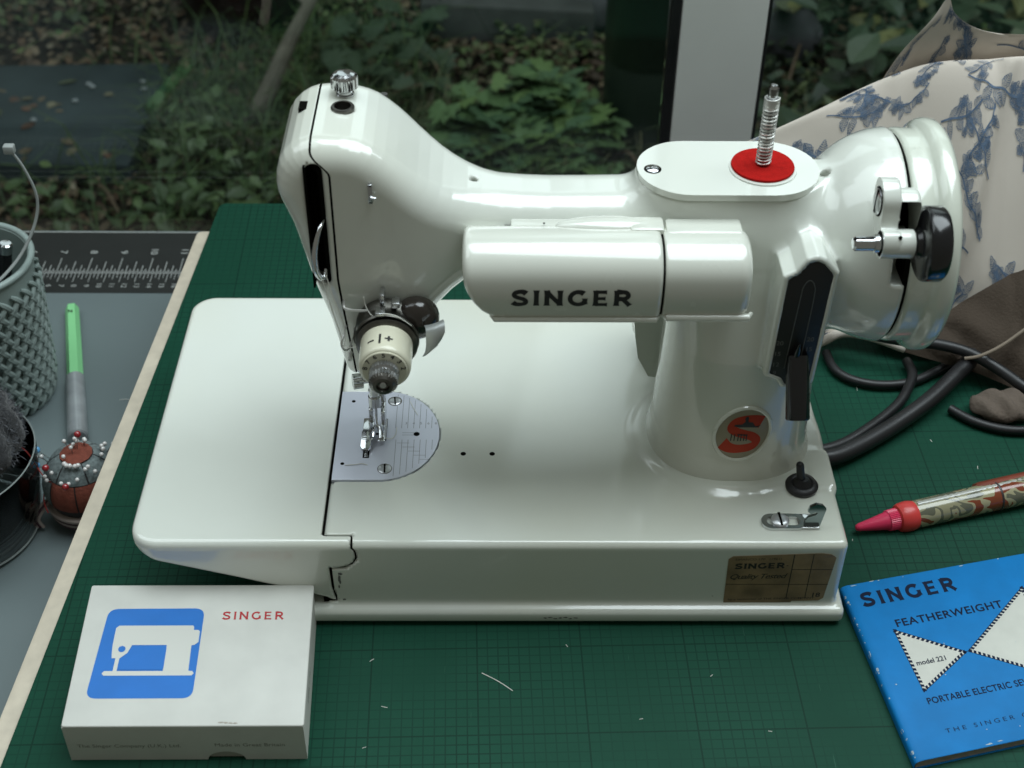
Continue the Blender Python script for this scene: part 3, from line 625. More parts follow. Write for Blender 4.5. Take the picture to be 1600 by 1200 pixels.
# badge on the pillar
def bpt(rx, rz, k, lift):
    P = [(-45.6+rx*math.cos(a)*k+.10*rz*k*math.sin(a), 74.8+rz*math.sin(a)*k) for a in np.linspace(0, 2*math.pi, 48, endpoint=False)]
    ys = surf_y([p[0] for p in P], [p[1] for p in P]); return np.array([(p[0], y-lift, p[1]) for p, y in zip(P, ys)])
rings = [bpt(11.2, 13.4, k, .25) for k in (1, .8, .6, .4, .2, .02)]
Vb = np.vstack(rings); Fb = [(i*48+j, i*48+(j+1) % 48, (i+1)*48+(j+1) % 48, (i+1)*48+j) for i in range(5) for j in range(48)]+[tuple(240+j for j in range(48))]
badge = obj('badge', (Vb, Fb), mat('badge_gold', (.27, .235, .16), .4, .2, coat=.3), machine)
rg = bpt(11.9, 14.1, 1, .2); rg = np.vstack([rg, rg[:2]]); obj('badge_rim', tube(rg, .95, 8, False), ENAMEL, badge)
S_, sw = flared_word('S', .27, 0)
def on_badge(lift): return lambda u, v, w=0: (u, float(surf_y(u, v)[0])-.27-lift-w, v)
V, F = stroke([(x*1.25, y) for x, y in catmull([(.80, .83), (.62, .90), (.38, .91), (.17, .83), (.11, .67), (.26, .56), (.44, .50), (.66, .43), (.80, .30), (.72, .14), (.42, .07), (.18, .10), (.0, .22)], 7)], .235, (.5, .5))
V[:, 0], V[:, 1] = -54.4+V[:, 0]*14.4+V[:, 1]*2.6, 65.6+V[:, 1]*18.6
V = np.c_[V[:, 0], surf_y(V[:, 0], V[:, 1])-.32-V[:, 2], V[:, 1]]
obj('red_letter', (V, F), mat('badge_red', (.40, .035, .012), .35, .5), badge, smooth=False)
fig = [[(-47.5, 78.6), (-39.5, 78.4), (-38.2, 79.6), (-40.5, 79.0), (-41.8, 81.2), (-43.6, 81.4), (-43.9, 83.2), (-45.2, 83.2), (-45, 81.6), (-46.3, 80.2), (-49.4, 79.9), (-49.6, 79.0)],
       [(-45.4, 82.9), (-44.9, 84.2), (-43.9, 84.3), (-43.6, 83.0), (-44.4, 82.5)]]
fig += [[(x, 71.3), (x+.45, 71.3), (x+.55, 75), (x+.1, 75)] for x in (-50.6, -49.2, -47.6, -46.4, -45.1, -44.0)]+[[(-47.9, 74.4), (-43.6, 74.1), (-43.6, 74.7), (-47.9, 75.0)]]
G = []
for i, p in enumerate(fig):
    ys = surf_y([a for a, _ in p], [b for _, b in p]); G.append(([(a, y-.42-.01*i, b) for (a, b), y in zip(p, ys)], [tuple(range(len(p)))]))
obj('emblem', merge(*G), INK, badge, smooth=False)

# toggle switch with rubber boot
sw_ = obj('toggle_switch', lathe((-17.0, 36.6, MZ+.2), (0, 0, 1), [(0, 7.0), (1.6, 7.2), (2.6, 6.4), (3.0, 5.0), (2.6, 4.2), (3.6, 3.4), (5.4, 2.4)], 40), RUBBER, machine)
obj('lever', merge(cyl((-17.4, 36.8, MZ+3), (-19.2, 37.6, MZ+13), 2.0, 18, .6, 1.7), ellipsoid((-19.2, 37.6, MZ+12.6), (1.7, 1.7, 1.5), 12, 8)), RUBBER, sw_)
# slotted guide bracket with screw
def slotring(cx, cy, hx, hy, ix, iy, z0, z1):
    A = stadium(cx, cy, hx, hy, 14); B = stadium(cx, cy, ix, iy, 14); n = len(A); V = [(*p, z0) for p in A]+[(*p, z0) for p in B]+[(*p, z1) for p in A]+[(*p, z1) for p in B]
    F = []
    for i in range(n):
        j = (i+1) % n; F += [(i, j, n+j, n+i), (2*n+i, 3*n+i, 3*n+j, 2*n+j), (i, 2*n+i, 2*n+j, j), (n+i, n+j, 3*n+j, 3*n+i)]
    return np.array(V, float), F
gb = obj('guide_bracket', merge(slotring(-28.4, 14.6, 9.6, 4.4, 7.2, 2.5, MZ+.05, MZ+1.5), box((-22.5, 10.6, MZ+.1), (-13.6, 19, MZ+1.45), .3)), CHROME, machine, angle=50)
obj('bracket_tab', merge(prism([(0, 0), (5.8, 0), (6.6, 8.6), (5, 10.6), (2.6, 11.2), (.7, 9.8), (.3, 7.4), (1.6, 6.0), (3.0, 7.0), (4, 6.8), (3.4, 5.6), (.9, 4.4), (.2, 3)], 0, 1.4, lambda u, v, w: (-20.2+u*1.2-.0*v, 12.2+w-.12*v, MZ+1+v*1.25), .2)), mat('chrome_dark_reflection', (.22, .27, .28), .15, 1), gb, angle=40)  # the tab is chrome; its dark teal reflection is put into the colour
obj('tab_slot', box((-16.4, 12.2, MZ+4.4), (-12.6, 12.42, MZ+5.3)), mat('bright_slot', (.8, .8, .78), .4), gb)
screw((-30.0, 14.7, MZ+1.5), (0, 0, 1), 3.9, gb, 3, 1.2, mat('light_steel', (.6, .61, .62), .35, .8))
# quality label on the front of the bed
FY = 1.86
LAB = mat('brown_label', (.23, .160, .080), .6, var=.35, vscale=90)
lab_poly = [(-45.0, 40.2), (-13.2, 42.0), (-10.6, 42.1), (-7.0, 41.4), (-5.0, 39.4), (-6.6, 14.0), (-8.4, 12.2), (-19, 11.9), (-19.2, 11.1), (-44.8, 10.0), (-46.0, 11.0), (-46.6, 38.5)]
LX = lambda x: -6.7+(x+5)*1.1
lab = obj('paper_label', prism(lab_poly, 0, .1, lambda u, v, w: (LX(u), FY-w+.02, v)), LAB, machine, smooth=False)
pm = lambda x, z: plane_map((LX(x), FY-.1, z), (1, 0, .03), (0, 0, 1))
Wl, wll = flared_word('SINGER', .26, .25); Wl = (Wl[0]*np.array([21./wll, 3.3, 1]), Wl[1])
rect = lambda x0, z0, x1, z1, k=0: ([(LX(x0), FY-.12-k, z0), (LX(x1), FY-.12-k, z0), (LX(x1), FY-.12-k, z1), (LX(x0), FY-.12-k, z1)], [(0, 1, 2, 3)])
G = [place(Wl, pm(-43.6, 32.4)), place(text_geo('Quality Tested', 4.3, .01, 1.05, .9, shear=.35), pm(-45.4, 26.0)), place(text_geo('SIMANCO 170   (1961)', 1.7, .0, 1.2), pm(-44, 37.6)),
     place(text_geo('by a technician of THE SINGER COMPANY', 1.55, .01, 1.35), pm(-44.4, 12.4)), place(text_geo('18', 3.8, .02, 1.1), pm(-11.9, 14.6)), place(text_geo('-', 3, .02), pm(-23.8, 33.8)),
     rect(-21.6, 13.6, -21.2, 41.4), rect(-14.1, 13.6, -13.8, 41.6), rect(-21.4, 32.0, -5.4, 32.35, .02), rect(-46.2, 22.6, -6.0, 22.9, .02)]
obj('label_print', merge(*G), mat('label_ink', (.018, .016, .012), .6), lab, smooth=False)
obj('torn_corner', merge(blot(-10.6, 40.4, 3.2, 1.1, FY-.14, seed=31, jit=.5)), mat('torn_paper', (.26, .19, .12), .8), lab, smooth=False)

# hand wheel
HW = mat('wheel_enamel', (.64, .67, .58), .24, coat=1, var=.03, rvar=.05); specks(HW)
wheel = obj('hand_wheel', lathe((0, 76, 154), (1, 0, 0), [(7.6, 30), (7.6, 42.2), (8.4, 43.4), (10.0, 43.8), (15.5, 43.4), (17.2, 44.6), (18.4, 46.6), (20.4, 47.6), (23.4, 47.6), (25.4, 46.2), (26.4, 43.0), (26.6, 36), (24, 30), (24, 12), (30, 11), (31, 9), (31, .01)], 96), HW, machine, angle=70)
obj('joint_gap', lathe((0, 76, 154), (1, 0, 0), [(5.6, 42.2), (8, 42.0)], 64), GAP, machine)
# bobbin winder
bw = obj('bobbin_winder', merge(*[prism(catmull([(41.5, 196), (40.5, 203), (34.5, 205), (28.4, 201), (27, 195), (25.5, 190.5), (21, 191.5), (18.5, 189.5), (17.6, 185.5), (20, 180.8), (26, 179.8), (31, 183), (36, 188)], 4, True), -3.4, 3.4, lambda u, v, w: (-6.9+w, u, v), 1.1)]), ENAMEL, machine, angle=50)
obj('boss', lathe((-10.3, 23, 185.5), (1, 0, 0), [(0, 4.8), (.6, 5.4), (11.5, 5.5), (12, 5.3)], 32), ENAMEL, bw)
screw((-10.3, 34.4, 196.6), (-1, 0, 0), 5.0, bw, 90, .9, STEEL, .12)
obj('dark_ring', lathe((-10.3, 34.4, 196.6), (-1, 0, 0), [(0, 5.6), (.2, 5.6), (.22, 4.9)], 32), GAP, bw)
obj('spindle', merge(lathe((-10.3, 23, 185.5), (-1, 0, 0), [(0, 3.5), (2.2, 3.5), (2.4, 2.8), (9.2, 2.8), (10, 2.0), (10.1, .01)], 28)), CHROME, bw)
obj('spindle_slot', box((-20.6, 21.8, 187.7), (-13, 22.6, 188.4), .1), GAP, bw)
obj('oil_hole', cyl((-4.4, 19.6, 190.0), (-4.4, 19.2, 190.7), .75, 12), GAP, bw)
obj('friction_wheel', lathe((2.6, 23, 185.5), (1, 0, 0), [(0, 5), (1.4, 6), (1.8, 12), (2.6, 13.6), (3.4, 14.1), (9.0, 14.1), (10.2, 13.2), (10.6, 11), (10, .01)], 56), BLACK, bw, angle=50)
# motor behind the pillar, its bracket tip showing on the left
obj('motor_housing', merge(lathe((-62, 128, 56), (0, 0, 1), [(0, 14), (4, 21), (10, 24), (80, 24), (90, 20), (92, .01)], 40), box((-70, 98, 90), (-45, 125, 130), 4)), ENAMEL, machine)
obj('motor_bracket', prism([(-92, 120), (-70, 124), (-70, 64), (-77.5, 60.5), (-80.5, 61), (-86, 72), (-88, 84)], 96, 112, lambda u, v, w: (u, w, v), 1.2), mat('grey_casting', (.42, .46, .40), .25, coat=.6), machine, angle=40)
for (x, y) in ((-214, 10), (-12, 10), (-214, 166), (-12, 166)): obj('rubber_foot', cyl((x, y, 0), (x, y, 3), 6, 20, .5), RUBBER, machine)

# ------------------------------------------------------------------ mats, table, desk
def nodemat(name, rough, build, spec=.4, coat=0):
    m = bpy.data.materials.new(name); m.use_nodes = True; nt = m.node_tree; p = nt.nodes['Principled BSDF']
    p.inputs['Roughness'].default_value = rough; p.inputs['Specular IOR Level'].default_value = spec; p.inputs['Coat Weight'].default_value = coat
    build(nt, p); return m
def mth(nt, op, *a):
    n = nt.nodes.new('ShaderNodeMath'); n.operation = op
    for i, v in enumerate(a):
        if isinstance(v, (int, float)): n.inputs[i].default_value = v
        else: nt.links.new(v, n.inputs[i])
    return n.outputs[0]
def build_mat(nt, p):
    tc = nt.nodes.new('ShaderNodeTexCoord'); sp = nt.nodes.new('ShaderNodeSeparateXYZ')
    mp = nt.nodes.new('ShaderNodeMapping'); mp.inputs['Rotation'].default_value = (0, 0, math.radians(-1.4)); mp.inputs['Location'].default_value = (.012, .020, 0)
    nt.links.new(tc.outputs['Object'], mp.inputs[0]); nt.links.new(mp.outputs[0], sp.inputs[0])
    def line(c, per, w):
        f = mth(nt, 'PINGPONG', c, per/2); return mth(nt, 'LESS_THAN', f, w)
    x, y = sp.outputs[0], sp.outputs[1]
    fine = mth(nt, 'MAXIMUM', line(x, .0045, .00028), line(y, .0045, .00028))
    maj = mth(nt, 'MAXIMUM', line(x, .045, .00034), line(y, .045, .00034))
    n = nt.nodes.new('ShaderNodeTexNoise'); n.inputs['Scale'].default_value = 14; n.inputs['Detail'].default_value = 8; nt.links.new(tc.outputs['Object'], n.inputs[0])
    n2 = nt.nodes.new('ShaderNodeTexNoise'); n2.inputs['Scale'].default_value = 260; n2.inputs['Detail'].default_value = 3; nt.links.new(tc.outputs['Object'], n2.inputs[0])
    fade = mth(nt, 'MULTIPLY', fine, mth(nt, 'MULTIPLY_ADD', n.outputs[0], 2.6, -.85))
    fade.node.use_clamp = True
    k = mth(nt, 'MAXIMUM', mth(nt, 'MULTIPLY', fade, .75), mth(nt, 'MULTIPLY', maj, .62))
    base = nt.nodes.new('ShaderNodeMix'); base.data_type = 'RGBA'; base.inputs[6].default_value = (.0055, .048, .028, 1); base.inputs[7].default_value = (.009, .066, .040, 1)
    nt.links.new(mth(nt, 'MULTIPLY_ADD', n.outputs[0], 2, -.5), base.inputs[0])
    ln_ = nt.nodes.new('ShaderNodeMix'); ln_.data_type = 'RGBA'; ln_.inputs[7].default_value = (.002, .018, .011, 1)
    nt.links.new(k, ln_.inputs[0]); nt.links.new(base.outputs[2], ln_.inputs[6]); nt.links.new(ln_.outputs[2], p.inputs[0])
    # knife scars: pale stretched noise
    mp2 = nt.nodes.new('ShaderNodeMapping'); mp2.inputs['Rotation'].default_value = (0, 0, .12); mp2.inputs['Scale'].default_value = (900, 28, 1)
    nt.links.new(tc.outputs['Object'], mp2.inputs[0]); n3 = nt.nodes.new('ShaderNodeTexNoise'); n3.inputs['Detail'].default_value = 2; n3.inputs['Scale'].default_value = 1; nt.links.new(mp2.outputs[0], n3.inputs[0])
    sc = mth(nt, 'GREATER_THAN', n3.outputs[0], .765); mx = nt.nodes.new('ShaderNodeMix'); mx.data_type = 'RGBA'; mx.inputs[7].default_value = (.045, .13, .09, 1)
    nt.links.new(mth(nt, 'MULTIPLY', sc, .55), mx.inputs[0]); nt.links.new(ln_.outputs[2], mx.inputs[6]); nt.links.new(mx.outputs[2], p.inputs[0])
    b = nt.nodes.new('ShaderNodeBump'); b.inputs['Strength'].default_value = .25; b.inputs['Distance'].default_value = .0004; nt.links.new(n2.outputs[0], b.inputs['Height']); nt.links.new(b.outputs[0], p.inputs['Normal'])
GREEN = nodemat('green_mat', .55, build_mat, .10)
def rquad(P, r, n=6):
    P = [np.array(p, float) for p in P]; out = []
    for i in range(len(P)):
        a, b, c = P[i-1], P[i], P[(i+1) % len(P)]; u = (a-b)/np.linalg.norm(a-b); v = (c-b)/np.linalg.norm(c-b)
        for t in np.linspace(0, 1, n): q0 = b+u*r*(1-t); q1 = b+v*r*t; out.append(q0*(1-t)+q1*t)
    return out
gm = obj('green_cutting_mat', prism(rquad([(-352, -140), (420, -140), (420, 337), (-322.5, 337)], 5), -3, 0, None, .3), GREEN, None, origin=(30, 100, -3), angle=40)
tag(gm, 'worn green cutting mat with dark grid lines under the sewing machine', 'cutting mat')
WOOD = mat('cream_edge', (.60, .53, .42), .5, var=.10, vscale=120, bump=.05)
tb = thing('work_board', 'cream edged board under the green cutting mat', 'board', (30, 80, -75))
obj('board_top', prism(rquad([(-362, -140), (430, -140), (430, 311), (-333, 311)], 4), -15, -3.2, None, 1.2), WOOD, tb, angle=40)
for q in ([-345, -125], [405, -125], [-318, 296], [405, 296]): obj('leg', box((q[0], q[1], -75), (q[0]+20, q[1]+20, -15.1), 1), mat('dark_wood', (.05, .04, .03), .6), tb)
def build_gmat(nt, p):
    tc = nt.nodes.new('ShaderNodeTexCoord'); n = nt.nodes.new('ShaderNodeTexNoise'); n.inputs['Scale'].default_value = 9; n.inputs['Detail'].default_value = 7; nt.links.new(tc.outputs['Object'], n.inputs[0])
    b = nt.nodes.new('ShaderNodeMix'); b.data_type = 'RGBA'; b.inputs[6].default_value = (.135, .172, .176, 1); b.inputs[7].default_value = (.17, .212, .216, 1)
    nt.links.new(n.outputs[0], b.inputs[0]); nt.links.new(b.outputs[2], p.inputs[0])
GREY = nodemat('grey_mat', .5, build_gmat)
g2 = thing('grey_cutting_mat', 'smooth grey mat with a black numbered ruler border along its far edge', 'cutting mat', (-480, 200, -77))
obj('mat_surface', box((-720, -160, -77), (-200, 417.5, -75), .4), GREY, g2)
obj('black_border', box((-720, 344, -75), (-200, 416, -74.9)), mat('border_black', (.012, .014, .013), .45, var=.2), g2, smooth=False)
WL = mat('white_print', (.42, .44, .42), .6)
obj('edge_line', box((-720, 415.2, -74.9), (-200, 416.2, -74.86)), mat('edge_white', (.42, .44, .42), .5), g2, smooth=False)
G = []; zt = -74.86
def gl(x0, y0, x1, y1): return [(x0, y0, zt), (x1, y0, zt), (x1, y1, zt), (x0, y1, zt)], [(0, 1, 2, 3)]
yb = 366.5
G.append(gl(-720, yb-.22, -200, yb+.22))
for i in range(-8, 6):
    for j in range(16):
        x = -384.6+20.6*i+j*20.6/16; L = [17.5, 2.6, 5, 2.6, 9, 2.6, 5, 2.6, 13.5, 2.6, 5, 2.6, 9, 2.6, 5, 2.6][j]; G.append(gl(x-.26, yb, x+.26, yb+L))
        x2 = -384.6+20.6*i+j*20.6/16+3; L2 = [10, 0, 5, 0, 7, 0, 5, 0][j % 8]
        if L2: G.append(gl(x2-.2, yb-L2, x2+.2, yb))
obj('ruler_ticks', merge(*G), WL, g2, smooth=False, kind='stuff')
G = []
for i in range(-8, 3):
    s = str(10+i); v, f = text_geo(s, 6.8, .01, 1.1, align='LEFT'); G.append(((np.c_[-v[:, 1], v[:, 0], v[:, 2]])*[-1, -1, 1]+[-384.6+20.6*i-2.6, 393+ (3 if len(s) > 1 else 0), zt], f))
obj('ruler_numbers', merge(*G), WL, g2, smooth=False, kind='stuff'); G = []
for i in range(14):
    s = str(6+i); v, f = text_geo(s, 5.0, 0, 1.1, align='LEFT'); G.append(((np.c_[-v[:, 1], v[:, 0], v[:, 2]])*[-1, -1, 1]+[-449.5+8.3*i, 353.5+(2 if len(s) > 1 else 0), zt], f))
obj('ruler_numbers', merge(*G), WL, g2, smooth=False, kind='stuff')
desk = obj('desk', box((-760, -190, -115), (520, 420, -77.1), 2), mat('desk_grey', (.10, .11, .11), .6, var=.1), None, origin=(-120, 100, -115)); desk['kind'] = 'structure'
# lint snips
rs = random.Random(8)
def snip(x, y, L, a, z, label, r=.16):
    c, s = math.cos(a), math.sin(a); P = [(x, y, z+r), (x+c*L*.5-s*L*.03, y+s*L*.5+c*L*.03, z+r+.05), (x+c*L, y+s*L, z+r)]
    return tag(obj('thread_snip', tube(catmull(P, 3), r, 5), THREAD, None, origin=P[0]), label, 'thread snip', 'thread snips on the mats')
snip(-157, -28.2, 16, -.62, 0, 'longest straight white thread snip on the green mat in front of the machine', .2)
for x, y, L, lb in ((-205, -22, 2.2, 'pale speck of thread near the box corner on the green mat'), (-196, -46, 2.6, 'pale speck on the green mat right of the box, lower down'), (-205, -66, 1.6, 'tiny pale triangle of lint by the bottom edge right of the box'),
    (-120, -14, 1.4, 'pale speck just under the front flange of the bed'), (-92, -52, 1.6, 'tiny pale speck low on the mat under the brown label'), (-60, -30, 1.4, 'tiny pale speck between the bed and the booklet'), (-38, -58, 1.6, 'small pale speck left of the booklet spine'),
    (8, 106, 1.8, 'pale speck on the mat beside the thickest cable'), (70, 118, 1.8, 'small pale snip on the mat above the clear tube'), (88, 98, 2.2, 'pale snip on the mat right above the clear tube'), (16, 49, 1.2, 'tiny pale crumb below the pink nozzle tip'), (40, 158, 3.0, 'short pale snip inside the cable loop')):
    snip(x, y, L, rs.uniform(0, 3), 0, lb, .13)
snip(-377, 236, 5.5, .05, -75, 'short pale thread snip on the grey mat beside the board', .2)
snip(2, 61, 5, -.1, 0, 'fine pale fibre sticking out beside the bed corner', .1)

# ------------------------------------------------------------------ attachments box
BX = thing('attachments_box', 'white cardboard box printed with a blue sewing machine picture and red name', 'box', (-274, -34, 0))
CARD = mat('white_card', (.60, .60, .555), .62, var=.05, vscale=60, bump=.04, bscale=400)
bx_a = math.radians(1.0)
cA, sA = math.cos(bx_a), math.sin(bx_a)
def bmap(u, v, w): # u right, v away, w up; slight skew towards the back
    return np.array([-320.5+u*1.0-v*.055, -71.3+v+u*.004, w])
def prismb(P, z0, z1, bev=0): return prism(P, z0, z1, lambda u, v, w: bmap(u, v, w), bev)
arcn = [(62-7.5*math.cos(t), 5.4*math.sin(t)) for t in np.linspace(0, math.pi, 14)]
lidfront = [(0, 0), (54.5, 0)]+arcn+[(69.5, 0), (94, 0), (94, 22), (0, 22)]
obj('lid', merge(prismb(rquad([(0, 0), (94.4, 0), (95.2, 73), (0, 73)], 1.2), 20.9, 22.0, .5)), CARD, BX, angle=60)
obj('lid', merge(prism(lidfront[::-1], 0, .8, lambda u, v, w: bmap(u+.05, w+.05, v*.955)), prism([(0, 0), (73, 0), (73, 21), (0, 21)], 0, .8, lambda u, v, w: bmap(94.0-w+u*.008, u, v)),
    prism([(0, 0), (73, 0), (73, 21), (0, 21)], 0, .8, lambda u, v, w: bmap(.1+w, u, v)), prism([(0, 0), (94, 0), (94, 21), (0, 21)], 0, .8, lambda u, v, w: bmap(u, 72.9-w, v))), CARD, BX, angle=30)
obj('tray', prismb([(1.2, 1.2), (92.8, 1.2), (93.4, 71.8), (1.2, 71.8)], .4, 20.5), mat('tray_card', (.42, .41, .36), .7), BX, angle=30)
BLUE = mat('blue_print', (.008, .150, .52), .5, var=.05, vscale=80)
def bsurf(k): return lambda u, v, w=0: bmap(u, v, 22.04+k)
bp_ = rquad([(7.2, 13.2), (49.5, 13.2), (49.8, 59.8), (9.6, 59.6)], 4.5, 8)
lo_ = np.array(bp_)
obj('blue_panel', place((np.c_[lo_, np.zeros(len(lo_))], [tuple(range(len(lo_)))]), bsurf(0)), BLUE, BX, smooth=False)
# picture: seven convex pieces in card colour over the blue
PC = mat('card_print_white', (.60, .60, .555), .62)
sil = [[(12.6, 24.5), (48.0, 24.5), (48.8, 25.6), (48.0, 26.8), (12.6, 26.8), (11.8, 25.6)],
       [(16.0, 26.7), (17.6, 26.7), (17.8, 33.5), (16.2, 33.5)],
       [(14.6, 33.3), (17.9, 33.3), (20.6, 36), (22.0, 40.2), (14.0, 40.2), (14.3, 36)],
       [(14.0, 40.1), (46.2, 40.1), (46.4, 49.6), (45.9, 50.4), (15.3, 50.4), (14.1, 49.2)],
       [(36.2, 26.7), (46.5, 26.7), (46.3, 40.3), (36.2, 40.3)],
       [(46.1, 39.8), (47.6, 40.2), (49.0, 41.6), (49.0, 47.2), (48.3, 48.0), (46.1, 48.0)]]
G = [(np.c_[np.array(p), np.full(len(p), 0)], [tuple(range(len(p)))]) for p in sil]
obj('machine_picture', merge(*[place(g, bsurf(.05+.012*i)) for i, g in enumerate(G)]), PC, BX, smooth=False)
cc = [(18.1+1.5*math.cos(t), 38.0+1.6*math.sin(t)) for t in np.linspace(0, 2*math.pi, 18, endpoint=False)]
win = rquad([(17.8, 27.3), (36.3, 27.3), (36.3, 39.3), (22.5, 39.3), (20.3, 35.3), (17.8, 32.6)], 0.9, 4)
obj('blue_detail', merge(place((np.c_[np.array(cc), np.zeros(18)], [tuple(range(18))]), bsurf(.16)), place((np.c_[np.array(win), np.zeros(len(win))], [tuple(range(len(win)))]), bsurf(.17))), BLUE, BX, smooth=False)
W2, w2l = flared_word('SINGER', .19, .36)
obj('printed_name', place(W2, lambda u, v, w=0: bmap(57.6+u*25.5/w2l, 53.6+v*4.3, 22.06+w)), mat('red_print', (.42, .016, .022), .55), BX, smooth=False)
FP = mat('faded_print', (.20, .19, .16), .7)
obj('front_print', place(text_geo('The Singer Company (U.K.) Ltd.', 2.9, .0, 1.08), lambda u, v, w=0: bmap(4.0+u, .01, 8.2+v)), FP, BX, smooth=False, kind='stuff')
obj('front_print', place(text_geo('Made in Great Britain', 2.9, 0, 1.1), lambda u, v, w=0: bmap(58+u, .01, 8.6+v)), FP, BX, smooth=False, kind='stuff')
obj('side_print', place(text_geo('TYPE 1 161195', 3.4, .01, 1.15), lambda u, v, w=0: bmap(94.3, 19+u, 9.5+v)), FP, BX, smooth=False, kind='stuff')
obj('scuff', merge(*[(lambda b: ([tuple(bmap(q[0], q[2], 22.05)) for q in b[0]], b[1]))(blot(62+i*1.9, 1.6-.15*i, 1.4, .5, 0, seed=60+i, jit=.6)) for i in range(4)]), mat('scuff_grey', (.33, .29, .24), .8), BX, smooth=False)

# ------------------------------------------------------------------ instruction booklet
bk = thing('instruction_booklet', 'blue instruction booklet with a white bow tie shape on its worn cover', 'booklet', (70, -30, 0))
ba = math.radians(13.4); tl = np.array([3.2, 15.8])
def bkmap(u, v, w=0): # u along the top edge, v down the spine
    v = v*1.035; x = tl[0]+u*math.cos(ba)+v*math.sin(ba-.10); y = tl[1]+u*math.sin(ba)-v*math.cos(ba-.10)
    return np.array([x, y, w+.0])
def bz(u): return 4.6+1.2*math.exp(-((u-14)/18)**2)-.0*u
BKB = mat('booklet_blue', (.0015, .175, .47), .6, var=.10, vscale=70, coat=0, spec=.25, bump=.05, bscale=250)
uu = np.linspace(0, 132, 34); V = []; F = []
prof = [(0.0, 3.2), (.25, 4.6), (1.2, 5.3), (3, 5.7)]
us = [p[0] for p in prof]+list(uu[1:]); hs = [p[1] for p in prof]+[5.75-1.4*(u/132) for u in uu[1:]]
vs = [0, .4, 45, 89.6, 90]
for v in vs:
    for u, h in zip(us, hs): V.append(bkmap(u, v, h-(.25 if v in (0, 90) else 0)))
n = len(us)
for i in range(len(vs)-1):
    for j in range(n-1): F.append((i*n+j, i*n+j+1, (i+1)*n+j+1, (i+1)*n+j))
# spine down to the mat
k0 = len(V)
for v in vs: V.append(bkmap(.35, v, .15))
for i in range(len(vs)-1): F.append((i*n, (i+1)*n, k0+i+1, k0+i))
obj('cover', (V, F), BKB, bk, angle=60)
obj('back_cover', prism([(0.4, 0), (132, 0), (132, 90), (0.4, 90)], .05, .4, lambda u, v, w: bkmap(u, v, w)), BKB, bk, smooth=False)
PG = mat('page_edge', (.42, .39, .33), .8, var=.12, vscale=300)
pgs = []
for i in range(7):
    z0 = .5+i*.66; pgs.append(prism([(1.0, .5+.12*(i % 3)), (131, .5), (131, 89.3-.15*(i % 2)), (1.0, 89.4-.2*(i % 3))], 0, .5, lambda u, v, w, z0=z0: bkmap(u, v, (z0+w)*(1-.22*u/132))))
for g in pgs: obj('page', g, PG, bk, smooth=False)
def cvr(u, v, w=0, k=.05): return bkmap(u, v, float(np.interp(u, us, hs))+k+w)
NAVY = mat('navy_print', (.006, .012, .035), .7, spec=.15)
cw = lambda u0, v0, s=1: (lambda u, v, w=0: cvr(u0+u*s, v0-v*s, w))
W3, w3l = flared_word('SINGER', .24, .38); W3 = (W3[0]*np.array([45./w3l, 7.4, 1]), W3[1])
WH = mat('booklet_white', (.56, .56, .50), .5, var=.05, vscale=100)
for nm, g, m_ in (('printed_name', W3, cw(6.6, 13.2)), ('printed_title', text_geo('FEATHERWEIGHT', 5.5, .02, 1.1, 1.1), cw(16.8, 26.6)),
   ('printed_subtitle', text_geo('PORTABLE ELECTRIC SEWING MACHINE', 4.3, .02, .92, 1.05), cw(15.3, 66.3)), ('printed_maker', text_geo('THE SINGER COMPANY', 2.8, .0, 1.4, 1.55), cw(17.4, 80.6))): obj(nm, place(g, m_), NAVY, bk, smooth=False)
T1 = [(14.7, 27.3), (15.8, 60.5), (42.4, 45.3)]
def tri(P, k): return ([tuple(cvr(p[0], p[1], 0, k)) for p in P], [tuple(range(len(P)))])
nsub = 10
def quadstrip(P, k):                    # triangle split so it follows the curved cover
    a, b, c = map(np.array, P); V = []; F = []
    for i in range(nsub+1):
        t = i/nsub; V += [cvr(*(a*(1-t)+c*t), 0, k), cvr(*(b*(1-t)+c*t), 0, k)]
    for i in range(nsub): F.append((2*i, 2*i+1, 2*i+3, 2*i+2))
    return V, F
T2 = [(82.0, 17.5), (80, 69), (42.6, 45.2)]
obj('white_triangle', quadstrip(T1, .05), WH, bk, smooth=False); obj('white_triangle', quadstrip(T2, .05), WH, bk, smooth=False)
G = []; Gw = []
for T in (T1, T2):
    for a, b in ((T[0], T[1]), (T[1], T[2]), (T[2], T[0])):
        a, b = np.array(a), np.array(b); L = np.linalg.norm(b-a); d = (b-a)/L; nrm = np.array([-d[1], d[0]]); c = sum(map(np.array, T))/3
        if np.dot(c-a, nrm) < 0: nrm = -nrm
        m = int(L/2.0)
        G.append(tri([a, b, b+nrm*.25, a+nrm*.25], .08))
        for i in range(m):
            s0 = a+d*(i*L/m); G.append(tri([s0, s0+d*1.25, s0+d*1.25+nrm*1.5+d*.5, s0+nrm*1.5+d*.5], .1+.008*(i % 2)))
obj('striped_border', merge(*G), NAVY, bk, smooth=False)
obj('triangle_print', place(text_geo('model 221', 3.4, .014, .98), lambda u, v, w=0: cvr(18.0+u, 47.4-v, w, .16)), NAVY, bk, smooth=False)
G = []
for i in range(30):
    v = rs.uniform(0, 90); r = rs.uniform(.2, .95); b = blot(rs.uniform(.1, .9), v, r*.7, r*1.3, 0, seed=i+200, jit=.6); G.append(([tuple(cvr(max(q[0], .05), min(max(q[2], .2), 89.8), 0, .07)) for q in b[0]], b[1]))
for i in range(12):
    b = blot(rs.uniform(3, 80), rs.uniform(.2, 1.0) if i % 2 else rs.uniform(88.6, 89.5), rs.uniform(.4, 2.6), .3, 0, seed=i+300, jit=.6); G.append(([tuple(cvr(q[0], min(max(q[2], .1), 89.9), 0, .07)) for q in b[0]], b[1]))
